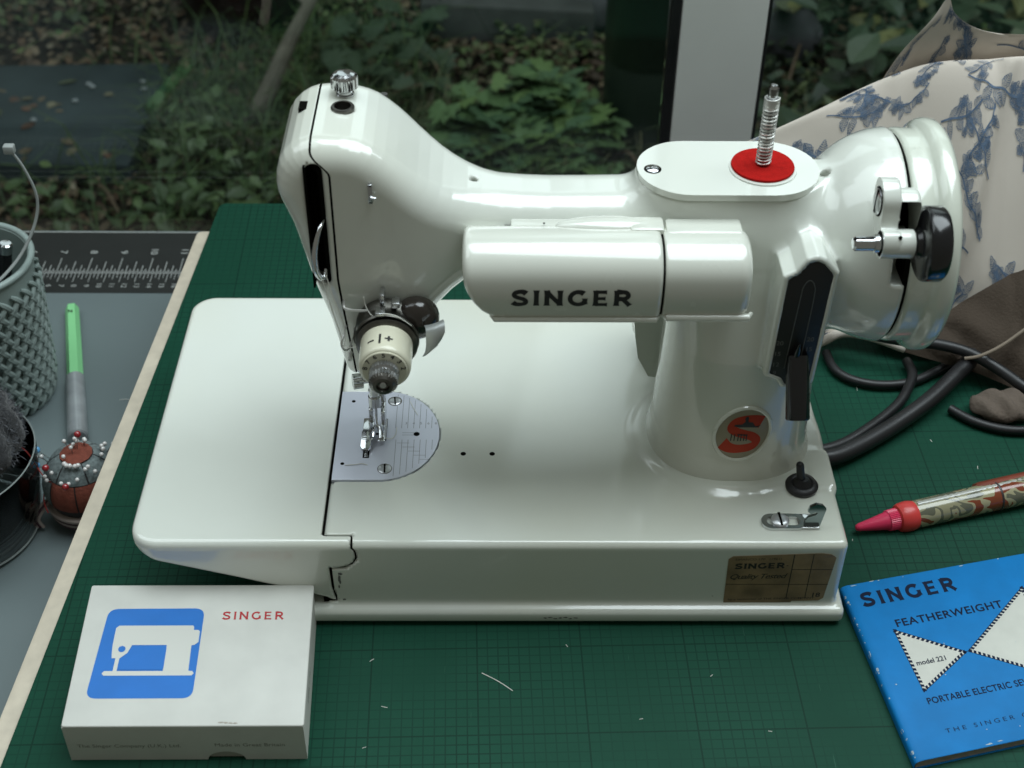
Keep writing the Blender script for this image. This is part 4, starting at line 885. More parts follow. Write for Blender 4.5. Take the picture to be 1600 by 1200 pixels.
for i in range(14):
    b = blot(rs.uniform(5, 85), rs.uniform(4, 86), rs.uniform(.12, .5), rs.uniform(.12, .4), 0, seed=i+400, jit=.6); G.append(([tuple(cvr(q[0], q[2], 0, .13)) for q in b[0]], b[1]))
obj('worn_spot', merge(*G), mat('worn_white', (.42, .50, .52), .8), bk, smooth=False, kind='stuff')

# ------------------------------------------------------------------ pink-nosed tube pen
pn = thing('glue_tube', 'clear tube with a bright pink pointed nozzle lying by the booklet', 'tube', (60, 66, 0))
p0 = np.array([17.6, 53.6, 4.0]); dr = np.array([.962, .262, .028]); dr /= np.linalg.norm(dr)
PINK = mat('pink_plastic', (.70, .028, .10), .4, coat=.2); CORAL = mat('coral_plastic', (.66, .050, .045), .38, coat=.2)
obj('nozzle', lathe(p0, dr, [(0, .4), (.5, 1.3), (1.5, 1.8), (15.5, 4.2), (16.2, 4.5)], 36), PINK, pn)
obj('nozzle_collar', lathe(p0+dr*16.2, dr, [(0, 4.5), (.3, 4.7), (5.6, 4.9), (6.0, 4.5)], 72, [0, .28, .28, 0]), PINK, pn)
obj('shoulder', lathe(p0+dr*21, dr, [(0, 4.6), (.8, 6.2), (2.6, 7.0), (6.5, 7.3), (8.0, 7.0), (9.4, 6.6)], 48), CORAL, pn)
def build_tube(nt, p):
    tc = nt.nodes.new('ShaderNodeTexCoord'); mp = nt.nodes.new('ShaderNodeMapping'); mp.inputs['Rotation'].default_value = (0, 0, -.26); mp.inputs['Scale'].default_value = (55, 130, 60)
    nt.links.new(tc.outputs['Object'], mp.inputs[0]); n = nt.nodes.new('ShaderNodeTexNoise'); n.inputs['Scale'].default_value = 1; n.inputs['Detail'].default_value = 2; n.inputs['Distortion'].default_value = .6; nt.links.new(mp.outputs[0], n.inputs[0])
    r = nt.nodes.new('ShaderNodeValToRGB'); r.color_ramp.interpolation = 'CONSTANT'; e = r.color_ramp.elements
    e[0].position = 0; e[0].color = (.30, .28, .17, 1); e[1].position = .47; e[1].color = (.13, .13, .09, 1)
    for pos, c in ((.53, (.36, .33, .20, 1)), (.60, (.20, .045, .018, 1))): q = e.new(pos); q.color = c
    nt.links.new(n.outputs[0], r.inputs[0]); nt.links.new(r.outputs[0], p.inputs[0])
TB = nodemat('printed_tube', .18, build_tube, .5, .8)
obj('barrel', lathe(p0+dr*30, dr, [(0, 6.5), (2, 6.7), (95, 7.4), (96, 7)], 48), TB, pn)
obj('barrel', lathe(p0+dr*64+np.array([-1.2, 2.2, .4]), dr, [(0, 4), (1.5, 5.8), (4, 6.2), (80, 6.4)], 36), mat('rust_label', (.20, .036, .016), .4, coat=.5, var=.2, vscale=60), pn)
side = np.cross(dr, [0, 0, 1]); side /= np.linalg.norm(side)
obj('seam_line', tube([p0+dr*t+np.array([0, 0, 1])*6.6*math.cos(.15)-side*6.7*math.sin(.12) for t in np.linspace(33, 120, 30)], .28, 6), mat('dark_seam', (.04, .03, .03), .4), pn)
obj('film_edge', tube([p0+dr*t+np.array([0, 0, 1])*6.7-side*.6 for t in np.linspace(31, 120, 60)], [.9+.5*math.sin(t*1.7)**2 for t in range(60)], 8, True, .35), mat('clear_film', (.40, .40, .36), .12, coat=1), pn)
obj('barrel_ring', lathe(p0+dr*73, dr, [(0, 7.1), (.3, 7.25), (.9, 7.25), (1.1, 7.1)], 40), mat('dark_seam', (.04, .03, .03), .4), pn)

# ------------------------------------------------------------------ cables
def cable(pts, r, label, k=10):
    return tag(obj('cable', tube(catmull(pts, k), r, 16), RUBBER, None, origin=(pts[0][0], pts[0][1], 0)), label, 'cable', 'black cables behind the machine')
cable([(-8, 100, 9), (2, 98, 8.5), (14, 99, 7), (30, 108, 6.5), (52, 124, 7), (72, 140, 9), (90, 158, 11), (99, 168, 12), (104, 178, 13), (98, 188, 12), (84, 196, 9), (60, 204, 6)], 4.3, 'thickest black cable running from the bed corner and bending back under another')
cable([(-6, 106, 7), (8, 106, 5), (24, 113, 4), (44, 129, 4), (58, 143, 4.5), (66, 156, 5), (70, 166, 5), (70, 178, 4)], 2.7, 'thin black cable lying along the left side of the thickest cable')
cable([(28, 186, 3.2), (30, 172, 3.2), (38, 163, 3.2), (52, 159, 3.2), (68, 161, 3.4), (84, 170, 3.6), (96, 178, 3.6), (112, 184, 3.4)], 2.4, 'black cable curving in a loop over the green mat by the pillar')
cable([(20, 196, 26), (34, 190, 22), (50, 182, 19), (66, 175, 20), (82, 171, 21), (98, 166, 19), (112, 157, 15), (128, 143, 10), (150, 128, 5)], 3.0, 'black cable crossing over the others toward the brown lining')
cable([(84, 140, 3.2), (94, 130, 3.2), (108, 124, 3.2), (124, 124, 3.2), (140, 130, 3.4), (160, 140, 3.6)], 2.4, 'black cable curving round below the brown lining')
cable([(8, 190, 30), (18, 186, 29), (30, 184, 27), (42, 183, 24)], 3.4, 'short visible length of dark cable over the patterned hem', 6)

# ------------------------------------------------------------------ patterned cloth heaped against the window
def surf_grid(rows, ku=8, kv=8):
    rows = np.array(rows, float); R1 = np.array([catmull(r, ku) for r in rows]); cols = [catmull(R1[:, j], kv) for j in range(R1.shape[1])]
    return np.array(cols).transpose(1, 0, 2)
def grid_mesh(G):
    a, b = G.shape[:2]; return G.reshape(-1, 3), [(i*b+j, i*b+j+1, (i+1)*b+j+1, (i+1)*b+j) for i in range(a-1) for j in range(b-1)]
CL_ROWS = [[(14, 186, 2), (34, 197, 6), (52, 192, 8), (70, 186, 5), (92, 184, 2), (125, 180, 2), (170, 176, 2)],
           [(12, 190, 12), (33, 204, 18), (52, 204, 26), (72, 200, 24), (96, 196, 16), (128, 190, 12), (172, 186, 10)],
           [(6, 212, 34), (30, 216, 44), (54, 218, 56), (76, 216, 58), (100, 210, 50), (128, 204, 42), (172, 200, 40)],
           [(-2, 232, 60), (26, 236, 78), (54, 238, 92), (78, 236, 98), (102, 232, 96), (130, 226, 92), (174, 222, 90)],
           [(-12, 250, 82), (22, 252, 106), (54, 254, 122), (78, 254, 132), (104, 252, 135), (132, 250, 136), (176, 250, 136)],
           [(-16, 258, 91), (20, 260, 110), (50, 262, 126), (76, 263, 136), (104, 262, 139), (132, 262, 141), (176, 262, 141)],
           [(-14, 266, 80), (22, 268, 96), (52, 270, 112), (78, 272, 120), (106, 272, 124), (134, 272, 126), (178, 272, 126)]]
CG = surf_grid(CL_ROWS, 14, 12)
rsn = np.random.RandomState(3)
def fold(G, amp, seed):
    a, b = G.shape[:2]; u = np.linspace(0, 1, a)[:, None]; v = np.linspace(0, 1, b)[None, :]; r = np.random.RandomState(seed); o = np.zeros((a, b))
    for _ in range(7):
        fx, fy, ph = r.uniform(2, 9), r.uniform(1, 5), r.uniform(0, 6.3); o += np.sin(fx*v*3+fy*u*3+ph)/7
    o = o+.9*np.exp(-((v-.55-.25*u)/.035)**2)*np.sin(np.pi*u)-.8*np.exp(-((v-.80+.15*u)/.03)**2)*u+.7*np.exp(-((v-.30-.10*u)/.03)**2)*(1-u)
    G = G.copy(); G[..., 1] -= amp*o; G[..., 2] += amp*.6*o; return G
CG = fold(CG, 4.4, 5)
def build_cloth(nt, p):
    tc = nt.nodes.new('ShaderNodeTexCoord'); n = nt.nodes.new('ShaderNodeTexNoise'); n.inputs['Scale'].default_value = 22; n.inputs['Detail'].default_value = 6; nt.links.new(tc.outputs['Object'], n.inputs[0])
    b = nt.nodes.new('ShaderNodeMix'); b.data_type = 'RGBA'; b.inputs[6].default_value = (.58, .52, .455, 1); b.inputs[7].default_value = (.66, .60, .53, 1)
    nt.links.new(n.outputs[0], b.inputs[0]); nt.links.new(b.outputs[2], p.inputs[0])
    n2 = nt.nodes.new('ShaderNodeTexNoise'); n2.inputs['Scale'].default_value = 1800; nt.links.new(tc.outputs['Object'], n2.inputs[0])
    bb = nt.nodes.new('ShaderNodeBump'); bb.inputs['Strength'].default_value = .2; bb.inputs['Distance'].default_value = .0003; nt.links.new(n2.outputs[0], bb.inputs['Height']); nt.links.new(bb.outputs[0], p.inputs['Normal'])
CLOTH = nodemat('cream_cloth', .9, build_cloth, .15)
PRINT = mat('slate_blue_print', (.115, .165, .245), .85, var=.3, vscale=300, spec=.15)
cloth = thing('patterned_cloth', 'cream cloth with blue leaf print heaped behind the machine', 'cloth', (80, 230, 0))
obj('fabric', grid_mesh(CG), CLOTH, cloth, angle=180)
FL_ROWS = [[(52, 268, 118), (60, 270, 118), (78, 272, 124), (96, 273, 126), (116, 273, 128), (150, 273, 130), (180, 273, 130)],
           [(60, 266, 140), (66, 267, 142), (80, 269, 141), (96, 269, 140), (116, 270, 139), (150, 270, 139), (180, 270, 139)],
           [(72, 264, 160), (76, 263, 162), (82, 264, 158), (95, 266, 152.5), (114, 267, 149), (150, 267, 148), (180, 267, 148)],
           [(76.5, 263, 171), (78.4, 262.5, 172), (83, 263, 164), (95, 265, 155.5), (113, 266, 151.5), (150, 266, 151), (180, 266, 151)]]
FG = fold(surf_grid(FL_ROWS, 12, 10), 1.2, 9)
obj('turned_back_flap', grid_mesh(FG), CLOTH, cloth, angle=180)
def sampler(G):
    a, b = G.shape[:2]
    def s(u, v, lift):                        # u, v in grid fractions
        x = np.clip(u, 0, .9999)*(b-1); y = np.clip(v, 0, .9999)*(a-1); i, j = int(y), int(x); fy, fx = y-i, x-j
        P = G[i, j]*(1-fy)*(1-fx)+G[i, j+1]*(1-fy)*fx+G[i+1, j]*fy*(1-fx)+G[i+1, j+1]*fy*fx
        n = np.cross(G[i, j+1]-G[i, j], G[i+1, j]-G[i, j]); n /= np.linalg.norm(n)+1e-9
        if n[1] > 0: n = -n
        return P+n*lift
    return s
def arclen(G):                                # physical size of the sheet so the print is not stretched
    return np.linalg.norm(np.diff(G[G.shape[0]//2], axis=0), axis=1).sum(), np.linalg.norm(np.diff(G[:, G.shape[1]//2], axis=0), axis=1).sum()
def leaf_print(L, Wd, nv=5):
    """engraved leaf: outline, midrib gap and hatch bands; returns list of 2D polygons"""
    out = []
    def half(t): return Wd*math.sin(math.pi*min(t**.8, 1))*(1+.13*math.sin(t*24))
    n = 9
    for sd in (1, -1):
        for i in range(n):
            t0, t1 = i/n+.012, (i+.52)/n; a0, a1 = half(t0), half(t1); sk = .10
            out.append([(t0*L, sd*.03*L*.4), (t1*L, sd*.03*L*.4), ((t1+sk)*L if t1+sk < 1 else L, sd*max(a1, .02)), ((t0+sk)*L if t0+sk < 1 else L, sd*max(a0, .02))])
        for i in range(n):                    # outline
            t0, t1 = i/n, (i+1)/n; a0, a1 = half(t0), half(t1); e = .3
            out.append([(t0*L, sd*a0), (t1*L, sd*a1), (t1*L, sd*(a1+e)), (t0*L, sd*(a0+e))])
    return out
def xf(polys, x, y, ang, s=1):
    c, sn = math.cos(ang), math.sin(ang); return [[(x+s*(p[0]*c-p[1]*sn), y+s*(p[0]*sn+p[1]*c)) for p in P] for P in polys]
def stem_print(pts, w=.5):
    v, f = stroke(catmull(pts, 5), w, (0, 0)); return [[(v[i][0], v[i][1]) for i in q] for q in f]
def sprig(r, s):
    out = []; n = r.randint(4, 6); pts = [(0, 0)]; a = r.uniform(-.5, .5)
    for i in range(n): a += r.uniform(-.5, .5); pts.append((pts[-1][0]+5.5*math.cos(a), pts[-1][1]+5.5*math.sin(a)))
    out += stem_print(pts, .75)
    for i, p in enumerate(pts[1:]):
        for sd in (1, -1):
            if r.random() < .78: out += xf(leaf_print(r.uniform(5, 8.5), r.uniform(1.3, 2.1)), p[0], p[1], a*0+sd*r.uniform(.5, 1.3)+(i*.1))
        if r.random() < .4:
            q = (p[0]+r.uniform(-4, 4), p[1]+r.uniform(3, 6)); out += stem_print([p, ((p[0]+q[0])/2+.6, (p[1]+q[1])/2), q], .4)
            for k in range(5): out += xf(leaf_print(2.4, .8), q[0], q[1], k*1.25)
    if r.random() < .65:                      # rose: overlapping petals
        p = pts[-1]
        for k in range(5): out += xf(leaf_print(5.0, 1.5), p[0], p[1], k*1.256+.2*r.random())
    return xf(out, 0, 0, r.uniform(0, 6.3), s)
def printed(G, parent, seed, spacing, name='leaf_print'):
    s = sampler(G); Lu, Lv = arclen(G); r = random.Random(seed); V = []; F = []; k = 0; pts = []
    for _ in range(4000):
        p = (r.uniform(0, Lu), r.uniform(0, Lv))
        if all((p[0]-q[0])**2+(p[1]-q[1])**2 > spacing**2 for q in pts): pts.append(p)
    for p in pts:
        for q in sprig(r, r.uniform(.8, 1.05)):
            k += 1; P = [(p[0]+a, p[1]+b) for a, b in q]
            if any(not (0 < a < Lu and 0 < b < Lv) for a, b in P): continue
            n0 = len(V); V += [s(a/Lu, b/Lv, .5+.01*(k % 8)) for a, b in P]; F.append(tuple(range(n0, n0+len(P))))
    obj(name, (np.array(V), F), PRINT, parent, smooth=False, kind='stuff')
printed(CG, cloth, 12, 17.5); printed(FG, cloth, 21, 15)
hem = obj('hem', tube(catmull([(10, 186, 3.5), (26, 191, 7), (38, 196, 9), (52, 191, 10.5), (70, 185, 7)], 8), 2.6, 10), CLOTH, cloth)
# brown lining lying over the lower right of the cloth
BR = mat('brown_lining', (.062, .046, .034), .85, var=.14, vscale=30, bump=.5, bscale=700, sheen=.0, spec=.2)
ln_g = fold(surf_grid([[(68, 178, 10), (86, 172, 8), (104, 164, 7), (126, 150, 6), (160, 140, 6)], [(70, 182, 16), (88, 179, 18), (106, 172, 20), (128, 160, 20), (160, 150, 22)],
    [(76, 186, 19), (92, 186, 24), (108, 184, 30), (128, 180, 36), (160, 174, 42)], [(82, 190, 20), (96, 194, 30), (112, 197, 41), (130, 198, 51), (160, 198, 62)]], 9, 9), 3.0, 14)
lin = obj('brown_lining', grid_mesh(ln_g), BR, None, origin=(110, 175, 5), angle=180); tag(lin, 'brown cloth lining folded over the lower right of the patterned cloth', 'cloth')
pk = ellipsoid((110, 139, 6), (17, 11, 6.5), 40, 24)
v = pk[0]; v[:, 2] += 1.5*np.sin(v[:, 0]*.5+v[:, 1]*.3); v[:, 1] += 1.0*np.sin(v[:, 0]*.6)
rl = obj('brown_pouch', (v, pk[1]), mat('taupe_fabric', (.12, .092, .072), .9, var=.15, vscale=40, bump=.6, bscale=500), None, origin=(104, 142, 0), angle=180); tag(rl, 'small gathered brown fabric pouch between the cables at the right', 'pouch')
tag(obj('drawstring', tube(catmull([(92, 158, 22), (100, 158, 24), (112, 163, 27), (126, 170, 34), (140, 178, 42)], 6), .9, 8), mat('taupe_cord', (.20, .16, .12), .8), None, origin=(92, 158, 22)), 'thin brown cord lying over the dark lining', 'cord')

# ------------------------------------------------------------------ left side: woven pot, tie, pens, wool cup, pincushion, cap pen
DZ = -75
POT = mat('grey_green_plastic', (.30, .37, .35), .42, var=.08)
pot = thing('woven_pot', 'grey green plastic pen pot with a raised basket weave wall', 'pot', (-449, 242, DZ))
pr = lambda z: np.interp(z, [-75, -60, 10, 22], [29, 32, 36.5, 37])
prof = [(0, 26), (3, 29)]+[(t, float(pr(DZ+t))) for t in np.linspace(8, 97, 12)]+[(98, 36.2), (97, 34.5), (60, 33), (10, 28), (8, .01)]
obj('wall', lathe((-449, 242, DZ), (0, 0, 1), prof, 72), POT, pot)
G = []
for row in range(11):
    z = DZ+6+row*7.4
    for k in range(30):
        for sd in (1, -1):
            a = 2*math.pi*(k+.5*(row % 2))/30+(.0 if sd > 0 else math.pi/30); P = []
            for t in np.linspace(-1, 1, 5):
                aa = a+sd*t*.105; zz_ = z+t*5.2+(0 if sd > 0 else 3.7); rr = float(pr(zz_))+.6+1.3*(1-t*t)
                if zz_ > 13: zz_ = 13+.2*(zz_-13)
                P.append((-449+rr*math.cos(aa), 242+rr*math.sin(aa), zz_))
            if P[0][0] > -458: G.append(tube(P, [.9, 1.5, 1.7, 1.5, .9], 6))
obj('weave_strand', merge(*G), POT, pot, kind='stuff')
obj('rim', tube([(-449+36.8*math.cos(a), 242+36.8*math.sin(a), 22.5) for a in np.linspace(0, 2*math.pi, 72)], 2.0, 10), POT, pot)
ct = thing('cable_tie', 'pale plastic cable tie bowing up out of the pen pot', 'cable tie', (-425, 222, 22))
cp = catmull([(-440, 216, 12), (-424, 224, 22), (-412, 234, 33), (-403, 241, 49), (-400, 244, 64), (-404, 246, 80), (-409, 247, 90)], 7)
TIE = mat('pale_grey_nylon', (.36, .39, .38), .45)
obj('strap', tube(cp, 1.25, 8, True, .6), TIE, ct); obj('head', box((-412.6, 245, 88.5), (-406.8, 249.5, 93.4), .8), TIE, ct)
st = tag(obj('grey_sleeve', tube(catmull([(-450, 250, -20), (-446, 250, 30), (-445.5, 252, 60), (-447, 252, 76), (-450, 252, 82)], 6), [8.5]*20+[8.2, 7.6, 6.4, 4.6, 2.4], 18), mat('grey_fabric', (.12, .15, .155), .8), None, origin=(-450, 250, -20)), 'grey rounded handle standing up inside the pen pot', 'handle')
pe = thing('shiny_pen', 'dark pen with a shiny silver end cap standing in the pot', 'pen', (-431, 226, -20))
obj('barrel', cyl((-441, 250, -40), (-428.6, 253, 21), 3.6, 20, .4), BLACK, pe); obj('cap', lathe((-428.6, 253, 20.5), (.18, .05, 1), [(0, 3.7), (3, 3.7), (3.4, 3.9), (5.6, 3.9), (6.4, 3.0), (6.6, .01)], 24), CHROME, pe)

cpn = thing('capped_knife', 'pale green handled craft tool with a clear cap lying on the grey mat', 'craft tool', (-412, 270, DZ))
q0 = np.array([-424.8, 323, DZ+4.2]); q1 = np.array([-405.2, 247, DZ+4.2])
obj('handle', lathe(q0, q1-q0, [(0, 2.6), (.7, 4.0), (3, 4.3), (40, 4.7), (76, 4.9), (79, 4.4)], 6), mat('mint_green', (.27, .70, .31), .45), cpn, smooth=False)
dq = (q1-q0)/np.linalg.norm(q1-q0)
obj('clear_cap', lathe(q0+dq*74, dq, [(0, 5.0), (.3, 5.6), (55, 6.0), (56, 5)], 32), mat('cloudy_plastic', (.27, .29, .30), .2, coat=.6, var=.25, vscale=60), cpn)
obj('print', merge(place(text_geo('N', 4, .03), lambda u, v, w=0: q0+dq*(11-v*.8)+np.array([u-2.2, 0, 4.35]))), INK, cpn, smooth=False)
obj('blade', cyl(q0+dq*79, q0+dq*112, 1.6, 12), mat('purple_grey', (.10, .09, .14), .4), cpn)

# wool in a clear cup
GLASS = thin_glass('clear_glass', (.93, .95, .94), .9, .02)
cup = thing('glass_cup', 'clear round glass cup holding a ball of dark grey wool', 'cup', (-437, 128, DZ))
obj('bowl', lathe((-437, 128, DZ), (0, 0, 1), [(0, .01), (0, 34), (2, 38), (20, 43), (40, 45.5), (52, 46.5), (54, 46.2), (54.2, 45.6), (52, 45.2), (20, 41.6), (5, 36), (4, .01)], 80), GLASS, cup)
GR = mat('glass_rim', (.30, .34, .33), .12, coat=1)
for z, r, t in ((54, 46.2, .4), (3, 38.5, .6)): obj('rim', tube([(-437+r*math.cos(a), 128+r*math.sin(a), DZ+z) for a in np.linspace(0, 2*math.pi, 90)], t, 6), GR, cup)
wv, wf = ellipsoid((-439, 132, DZ+64), (42, 41, 28), 60, 36)
rng = np.random.RandomState(2); nn = wv-np.array([-440, 133, DZ+62]); nn /= np.linalg.norm(nn, axis=1)[:, None]
wv = wv+nn*(2.2*np.sin(wv[:, :1]*.35)*np.sin(wv[:, 1:2]*.3+1)+rng.uniform(-.7, .7, (len(wv), 1)))
WOOL = mat('charcoal_wool', (.030, .031, .034), 1, var=.5, vscale=260, bump=1, bscale=700, sheen=.3)
wool = thing('wool_ball', 'fuzzy charcoal wool ball inside the glass cup', 'wool', (-440, 133, DZ+32))
obj('ball', (wv, wf), WOOL, wool, angle=180)
V = []; F = []
for i in range(7000):
    d = rng.normal(size=3); d /= np.linalg.norm(d)
    if d[2] < -.3: continue
    p = np.array([-440, 133, DZ+62])+d*np.array([42, 40, 30]); t = rng.normal(size=3)*1.5; e = p+d*rng.uniform(.5, 3.4)+t; sd = np.cross(d, t); sd /= np.linalg.norm(sd)+1e-6
    k = len(V); V += [p-sd*.13, p+sd*.13, (p+e)/2+d*.9+sd*.1, e]; F += [(k, k+1, k+2), (k, k+2, k+3)]
obj('fibre', (np.array(V), F), mat('wool_fibre', (.10, .105, .115), 1), wool, smooth=False, kind='stuff')

# pincushion: patchwork dome on a small glass
pc = thing('pincushion', 'round patchwork pincushion in rust and blue grey on a small glass base', 'pincushion', (-373, 140, DZ))
C0 = np.array([-373., 141., DZ+24.]); RX, RZ = 20.5, 22.0
def dome(th, ph, k=1.0): return C0+np.array([RX*k*math.sin(th)*math.cos(ph), RX*k*math.sin(th)*math.sin(ph), RZ*k*math.cos(th)])
PG_ = mat('blue_grey_patch', (.135, .165, .165), .9, var=.35, vscale=500, bump=.4, bscale=900); PRd = mat('rust_patch', (.20, .050, .030), .9, var=.2, vscale=300, bump=.4, bscale=900)
patches = [(0, .0, .34, PRd)]+[(.0, 0, 0, None)]
def patch(th0, th1, ph0, ph1, m, lift):
    V = []; n = 8
    for i in range(n+1):
        for j in range(n+1):
            s, t = i/n, j/n; puff = math.sin(math.pi*s)**.5*math.sin(math.pi*t)**.5
            V.append(dome(th0+(th1-th0)*s+.0*t, ph0+(ph1-ph0)*t, 1+lift+.035*puff))
    obj('patch', (np.array(V), [(i*(n+1)+j, i*(n+1)+j+1, (i+1)*(n+1)+j+1, (i+1)*(n+1)+j) for i in range(n) for j in range(n)]), m, pc)
obj('stuffing', ellipsoid(C0, (RX*.985, RX*.985, RZ*.985), 30, 20), mat('dark_seams', (.03, .028, .028), .9), pc)
V = [dome(0, 0, 1.04)]+[dome(th, a, 1.03) for th in (.2, .42) for a in np.linspace(0, 2*math.pi, 12, endpoint=False)]
obj('patch', (np.array(V), [(0, 1+j, 1+(j+1) % 12) for j in range(12)]+[(1+j, 13+j, 13+(j+1) % 12, 1+(j+1) % 12) for j in range(12)]), PRd, pc)
for k in range(6): patch(.44, .98, k*math.pi/3+.03, (k+1)*math.pi/3-.03, PG_ if k != 4 else PG_, 0)
for k in range(8): patch(1.0, 1.75, k*math.pi/4+.1, (k+1)*math.pi/4+.06, PRd if k not in (1, 4) else PG_, 0)
RB = mat('striped_ribbon', (.36, .30, .27), .7); RBD = mat('ribbon_dark', (.055, .02, .03), .7)
for i, (z, m) in enumerate(((10, RB), (12, RBD), (14, RB), (16, RBD))):
    obj('ribbon', lathe(C0+np.array([0, 0, -z-2]), (0, 0, 1), [(0, 20.6-i*.5), (.3, 21.0-i*.5), (1.7, 21.1-i*.5), (2, 20.7-i*.5)], 40), m, pc)
for sd, m in ((0, RB), (1.6, RBD), (3.2, RB)):
    obj('ribbon_tail', tube(catmull([(-392+sd*.5, 134, DZ+17), (-396+sd, 131, DZ+14), (-400+sd, 128, DZ+8), (-398+sd, 127, DZ+3)], 5), .9, 6), m, pc)
obj('glass_base', lathe((-373, 141, DZ), (0, 0, 1), [(0, 13), (1, 14.5), (10, 17), (20, 19.5), (20.4, 18.8), (4, 13), (4, .01)], 48), GLASS, pc)
obj('base_rim', tube([(-373+14.2*math.cos(a), 141+14.2*math.sin(a), DZ+1) for a in np.linspace(0, 2*math.pi, 50)], .7, 6), mat('rim_highlight', (.4, .43, .5), .08, .6), pc)
PIN_C = {'white': mat('pin_white', (.72, .70, .68), .25, coat=1), 'red': mat('pin_red', (.30, .015, .02), .25, coat=1), 'blue': mat('pin_blue', (.12, .38, .68), .25, coat=1), 'black': mat('pin_black', (.012, .014, .016), .25, coat=1)}
pins = [('red', .05, .9, 11, 1.9), ('red', .75, 4.1, 9, 1.9), ('red', .98, 4.6, 6, 1.9), ('blue', .95, 2.9, 8, 2.0), ('blue', 1.0, 3.35, 5, 1.8), ('black', 1.1, 2.9, 8, 1.7), ('white', 1.15, 3.5, 6, 1.3), ('white', .95, 3.1, 4.5, 1.2)]
rp = random.Random(14)
for i in range(9): pins.append(('white', rp.uniform(.08, .4), rp.uniform(0, 6.28), rp.uniform(2, 5), 1.15))
for i in range(5): pins.append(('white', .50+.03*rp.random(), 4.35+i*.17, 2.6, 1.3))
for i in range(8): pins.append(('white', rp.uniform(.6, 1.0), rp.uniform(5.2, 7.0), rp.uniform(3, 7), 1.2))
for i in range(6): pins.append(('white', rp.uniform(.75, 1.1), rp.uniform(3.9, 5.1), rp.uniform(2, 5), 1.15))
info = []
for i, (c, th, ph, L, r) in enumerate(pins):
    a = dome(th, ph, .93); d = dome(th, ph, 1)-C0; d /= np.linalg.norm(d); d = d+np.array([rp.uniform(-.3, .3), rp.uniform(-.3, .3), .35]); d /= np.linalg.norm(d); e = dome(th, ph, 1.03)+d*L
    ph = ph % 6.283
    where = 'on top of the pincushion' if th < .45 else ('on the near side of the pincushion' if 3.7 < ph < 5.4 else ('on the right side of the pincushion' if ph > 5.1 or ph < 1 else 'on the left side of the pincushion'))
    info.append((c, where, a, e, r))
ORDN = ['leftmost', 'second from left', 'third from left', 'fourth from left', 'fifth from left', 'sixth from left', 'seventh from left', 'eighth from left', 'ninth from left', 'tenth from left', 'eleventh from left', 'twelfth from left', 'thirteenth from left', 'fourteenth from left', 'fifteenth from left', 'sixteenth from left']
for c, where, a, e, r in info:
    same = sorted([q[3][0] for q in info if q[0] == c and q[1] == where]); k = same.index(e[0])
    lb = f'{c} headed pin stuck {where}' if len(same) == 1 else f'{ORDN[k]} of the {c} headed pins stuck {where}'
    t = thing('dressmaking_pin', lb, 'pin', tuple(a), 'glass headed pins in the pincushion')
    obj('shaft', cyl(a, e, .22, 6), STEEL, t, smooth=True); obj('head', ellipsoid(e, (r, r, r), 12, 8), PIN_C[c], t)
rt = mat('red_thread', (.30, .03, .025), .8)
thread([(-376, 125, -42), (-388, 130, -38), (-398, 137, -24), (-412, 137, -14), (-424, 131, -11), (-440, 122, -12)], 'red thread trailing from the pincushion over the wool', .35, 8, rt)
thread([(-389, 148, -47), (-391, 138, -48), (-392, 130, -54), (-389, 124, -58)], 'dull red thread hanging down the left side of the pincushion', .4, 8, rt)

# ------------------------------------------------------------------ window
FRAME = mat('white_frame', (.82, .83, .80), .38, var=.03, vscale=20, coat=.2)
post = thing('window_post', 'plain white upright window post between two panes', 'window post', (-12, 455, -760))
def vbox(x0, x1, y0, y1): return box((x0, y0, -760), (x1, y1, 900), 1.2)
obj('upright', vbox(-30.5, 25.0, 441, 462), FRAME, post, angle=40)
obj('gasket', vbox(-37.5, -30.7, 444, 460), RUBBER, post, angle=40); obj('gasket', vbox(25.2, 28.0, 444, 460), RUBBER, post, angle=40)
PANE = thin_glass('window_glass', (.90, .92, .90), 1.0)
for x0, x1, lb in ((-1500, -37.6, 'wide clear window pane left of the white post'), (28.1, 1300, 'clear window pane right of the white post')):
    w = obj('window_pane', box((x0, 452, -760), (x1, 456, 900)), PANE, None, smooth=False, origin=((x0+x1)/2, 454, -760)); tag(w, lb, 'window pane')

# ------------------------------------------------------------------ garden beyond the glass
GZ = -620
def gpt(px, py, z=GZ):                        # point of the ground under a direction of view, used once to lay out the bed
    d = cr*(px-800)/FPX+cu*(600-py)/FPX+cf; t = (z-CAM[2])/d[2]; return CAM+d*t
SOIL = mat('dark_soil', (.022, .018, .014), .95, var=.7, vscale=22, bump=1, bscale=60, spec=.1)
nx = 90; gx = np.linspace(-6000, 6000, nx); gy = np.linspace(480, 9000, nx); XX, YY = np.meshgrid(gx, gy)
rng = np.random.RandomState(7)
ZZ = GZ-6+8*np.sin(XX*.011)*np.sin(YY*.013+1)
soil = obj('soil', (np.stack([XX, YY, ZZ], -1).reshape(-1, 3), [(i*nx+j, i*nx+j+1, (i+1)*nx+j+1, (i+1)*nx+j) for i in range(nx-1) for j in range(nx-1)]), SOIL, None, origin=(0, 1500, GZ), angle=180); soil['kind'] = 'structure'
LEAFM = mat('leaf_green', (.05, .09, .03), .55, vcol=True, var=.25, vscale=40, spec=.35)
